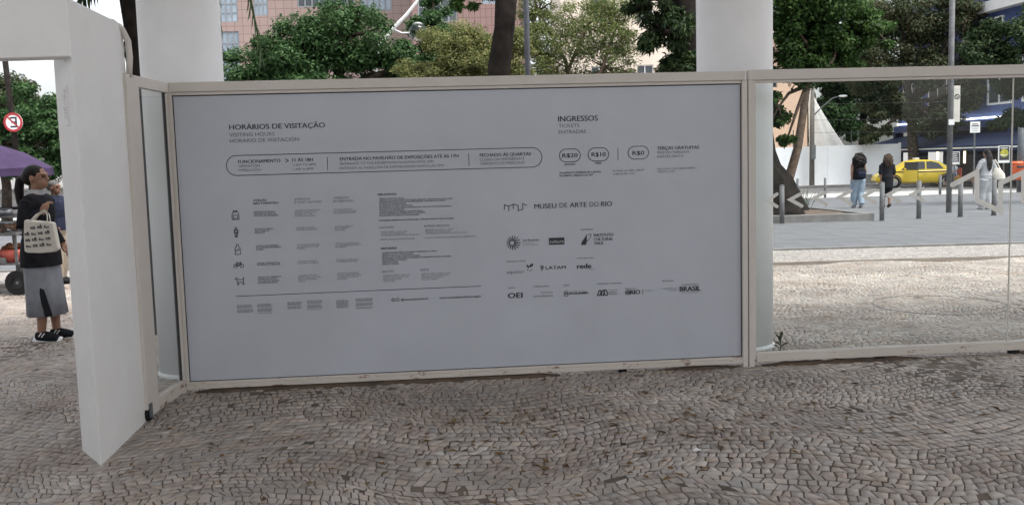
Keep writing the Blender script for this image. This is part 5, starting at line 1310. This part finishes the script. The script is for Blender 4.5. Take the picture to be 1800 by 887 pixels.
MB().tube([(-.5,.42,1.12),(.5,.42,1.14),(.92,.42,1.16)],.022,8).build('push_bar',M['black_plastic'],ct,smooth=True)
for x in (-.5,.7): MB().tube([(x,.38,1.05),(x,.42,1.13)],.015,6).build('bar_bracket',M['black_plastic'],ct)
um = thing('market_umbrella', 'purple nylon umbrella over the vendor cart, far left', 'umbrella', (-7.42,12.9,0.01))
n = 8
def up_ring(r, z, sag): return [(r*(1-(sag if k%2 else 0))*math.cos(PI*k/n), r*(1-(sag if k%2 else 0))*math.sin(PI*k/n), z+(0.03*sag*8 if k%2 else 0)) for k in range(2*n)]
cp = MB().loft([up_ring(.02,2.12,0),up_ring(.35,2.05,.0),up_ring(.75,1.90,.02),up_ring(1.12,1.69,.05),up_ring(1.13,1.59,.06)],cap=False).build('canopy',M['purple'],um,smooth=False)
q_ = cp.modifiers.new('t','SOLIDIFY'); q_.thickness = .006
for k in range(n): MB().tube([(0,0,2.09),(.7*math.cos(2*PI*k/n),.7*math.sin(2*PI*k/n),1.89),(1.11*math.cos(2*PI*k/n),1.11*math.sin(2*PI*k/n),1.68)],.008,5).build('rib',M['steel'],um)
cylz(MB(),0,0,.022,0.0,2.16).build('pole',M['steel'],um,smooth=True)
MB().rings([(0,0,0,.22,.22),(0,0,.06,.22,.22),(0,0,.12,.06,.06)],20).build('base',M['kerb'],um)

# ------------------------------------------------------------------ taxi
tx_ = thing('taxi', 'yellow taxi with black side stripe and open front door parked across the street', 'car', (21.95,50.9,-0.366), R(172))
# local: x forward, y left; camera sees the left... built symmetric
st = [(-2.15,.62,.42,.86),(-2.05,.74,.30,.93),(-1.75,.80,.24,.96),(-1.2,.83,.22,.95),(0,.84,.22,.92),(.9,.84,.22,.90),(1.5,.82,.24,.84),(1.95,.76,.26,.72),(2.15,.62,.36,.60)]
def sec(x,hw,z0,z1): return [(x,-hw*.9,z0),(x,-hw,z0+.12),(x,-hw,(z0+z1)/2+.05),(x,-hw*.97,z1-.05),(x,-hw*.86,z1),(x,0,z1+.03),(x,hw*.86,z1),(x,hw*.97,z1-.05),(x,hw,(z0+z1)/2+.05),(x,hw,z0+.12),(x,hw*.9,z0)]
body = MB().loft([sec(*a) for a in st]).build('body',M['taxi'],tx_,smooth=True)
cab = [(-1.62,.70,.93,.96),(-1.05,.66,.93,1.34),(-.55,.62,.92,1.45),(.15,.62,.92,1.47),(.55,.64,.91,1.38),(1.25,.70,.87,.90)]
MB().loft([[(x,-.78,z0),(x,-(.78+(hw-.78)*(z1-z0)/.55 if z1-z0<.55 else hw),z1-.03),(x,-hw*.8,z1),(x,hw*.8,z1),(x,(.78+(hw-.78)*(z1-z0)/.55 if z1-z0<.55 else hw),z1-.03),(x,.78,z0)] for x,hw,z0,z1 in cab]).build('cabin',M['taxi'],tx_,smooth=False)
for s in (-1,1):
    def side(poly, nm, mat, off=0.0): # polygon on the slanted cabin side
        pts = [(x, s*(.785-(z-.93)*.27+.012+off), z) for x,z in poly]; pts2 = [(x, y-s*.02, z) for x,y,z in pts]
        nn_ = len(poly)
        return MB().add(pts+pts2, [tuple(range(nn_)), tuple(range(nn_,2*nn_))[::-1]]+[(i,(i+1)%nn_,nn_+(i+1)%nn_,nn_+i) for i in range(nn_)]).build(nm,mat,tx_)
    side([(-1.20,.98),(-.35,.98),(-.35,1.36),(-.60,1.37),(-.95,1.27)],'side_window',M['car_glass'])
    side([(-.27,.98),(.95,.96),(.50,1.30),(.15,1.37),(-.27,1.37)],'side_window',M['car_glass'])
    MB().box(-2.0,1.75,s*.848-.004,s*.848+.004,.80,.86).build('side_stripe',M['black_plastic'],tx_)
    for x in (-.25,-1.05): MB().box(x-.09,x+.09,s*.862-.012,s*.862+.012,.74,.77).build('door_handle',M['taxi'],tx_)
    MB().ell((.78,s*.90,.98),(.07,.10,.06)).build('wing_mirror',M['taxi'],tx_,smooth=True)
    MB().ell((1.98,s*.62,.66),(.16,.14,.07)).build('headlight',M['alloy'],tx_,smooth=True)
    MB().ell((-2.08,s*.62,.78),(.07,.14,.08)).build('tail_light',M['sign_red'],tx_,smooth=True)
    for x in (-1.32,1.33):
        wh = MB().ring((x,.31),.20,.31,s*.74-.10,s*.74+.115,32).build('wheel',M['rubber'],tx_)
        rm = MB().ring((x,.31),.165,.20,s*.74-.09,s*.74+.105,28).disc((x,.31),.05,s*.74+s*.06-.03,s*.74+s*.06+.03,14)
        for k in range(8):
            a = 2*PI*k/8; rm.slab([(x+.04*math.cos(a-.5),.31+.04*math.sin(a-.5)),(x+.175*math.cos(a-.13),.31+.175*math.sin(a-.13)),(x+.175*math.cos(a+.13),.31+.175*math.sin(a+.13)),(x+.04*math.cos(a+.5),.31+.04*math.sin(a+.5))], s*.74+s*.08-.015, s*.74+s*.08+.015)
        rm.build('rim',M['alloy'],wh)
        MB().disc((x,.31),.19,s*.74+s*.03-.01,s*.74+s*.03+.01,24).build('brake_backing',M['black_plastic'],wh)
        MB().ring((x,.33),.33,.385,s*.80-.05,s*.80+.052,32).build('wheel_arch',M['black_plastic'],tx_)
MB().add([(1.16,-.60,.93),(1.16,.60,.93),(.56,.52,1.37),(.56,-.52,1.37),(1.14,-.60,.91),(1.14,.60,.91),(.54,.52,1.35),(.54,-.52,1.35)],[(0,1,2,3),(4,7,6,5),(0,4,5,1),(2,6,7,3),(1,5,6,2),(3,7,4,0)]).build('windscreen',M['car_glass'],tx_)
MB().add([(-1.60,-.60,.985),(-1.60,.60,.985),(-1.07,.52,1.355),(-1.07,-.52,1.355),(-1.58,-.60,.965),(-1.58,.60,.965),(-1.05,.52,1.335),(-1.05,-.52,1.335)],[(3,2,1,0),(5,6,7,4),(1,5,4,0),(3,7,6,2),(2,6,5,1),(0,4,7,3)]).build('rear_window',M['glass_blue'],tx_)
MB().box(-.12,.12,-.22,.22,1.475,1.56).build('roof_sign',M['white'],tx_,bevel=.02)
MB().box(2.10,2.19,-.55,.55,.36,.50).build('front_bumper',M['taxi'],tx_,bevel=.03); MB().box(-2.22,-2.10,-.55,.55,.40,.56).build('rear_bumper',M['taxi'],tx_,bevel=.03)
d0 = MB().prism([(.82,.86),(.86,.84),(.38,1.62),(.34,1.60)],.32,.93).build('open_door',M['taxi'],tx_,bevel=.01)
MB().prism([(.79,.87),(.815,.865),(.335,1.605),(.31,1.60)],.36,1.36).build('door_lining',M['black_plastic'],d0)
MB().box(.25,.60,.861,.867,.55,.70).build('door_badge',M['glass_blue'],tx_)

# ------------------------------------------------------------------ small things on the paving
wd_ = thing('weed', 'small green weed growing at the foot of the right column behind the glass', 'plant', (2.19,7.62,0.005))
b = MB()
for a,L,h in ((.3,.07,.06),(1.5,.06,.12),(2.6,.08,.05),(3.6,.07,.09),(4.8,.06,.04),(5.6,.08,.08),(.9,.04,.16),(3.0,.045,.15)):
    d = Vector((math.cos(a),math.sin(a),0)); s = Vector((-math.sin(a),math.cos(a),0))*.016; o_ = Vector((0,0,h*.5))
    b.add([o_,o_+d*L*.5+s+Vector((0,0,h*.4)),o_+d*L+Vector((0,0,h*.5)),o_+d*L*.5-s+Vector((0,0,h*.4))],[(0,1,2,3)])
b.build('leaf_cluster',M['leaf_dark'],wd_); MB().tube([(0,0,0),(0.004,0,.06),(0,.003,.13)],.004,5).build('stem',M['leaf_olive'],wd_)
rg3 = np.random.default_rng(3)
n = 300
Pl = np.stack([np.concatenate([rg3.normal(0.4,1.0,210), rg3.uniform(-2.2,3.4,90)]), np.concatenate([rg3.normal(5.35,.42,210), rg3.uniform(4.4,6.8,90)]), np.full(n,.0145)],1)
nn = np.stack([rg3.normal(0,.25,n),rg3.normal(0,.25,n),np.ones(n)],1); nn /= np.linalg.norm(nn,axis=1,keepdims=True)
V, F = leaves(Pl, nn, .062, .027, rg3); V[:,2] = np.maximum(V[:,2], .0125)
tag(link('leaf_litter', fastmesh('leaf_litter', V, F), M['leaf_dry']), 'scattered brown dry leaves lying on the stone paving before the sign', 'leaves', kind='stuff')
ps = MB().add([(-.022,-.014,.0),(.02,-.017,.004),(.026,.012,.0),(.0,.004,.014),(-.02,.016,.003)],[(0,1,3),(1,2,3),(2,4,3),(4,0,3)]).build('paper_scrap',M['paper'],None,loc=(.985,5.03,.0135))
tag(ps,'small crumpled scrap of white paper on the paving','litter')
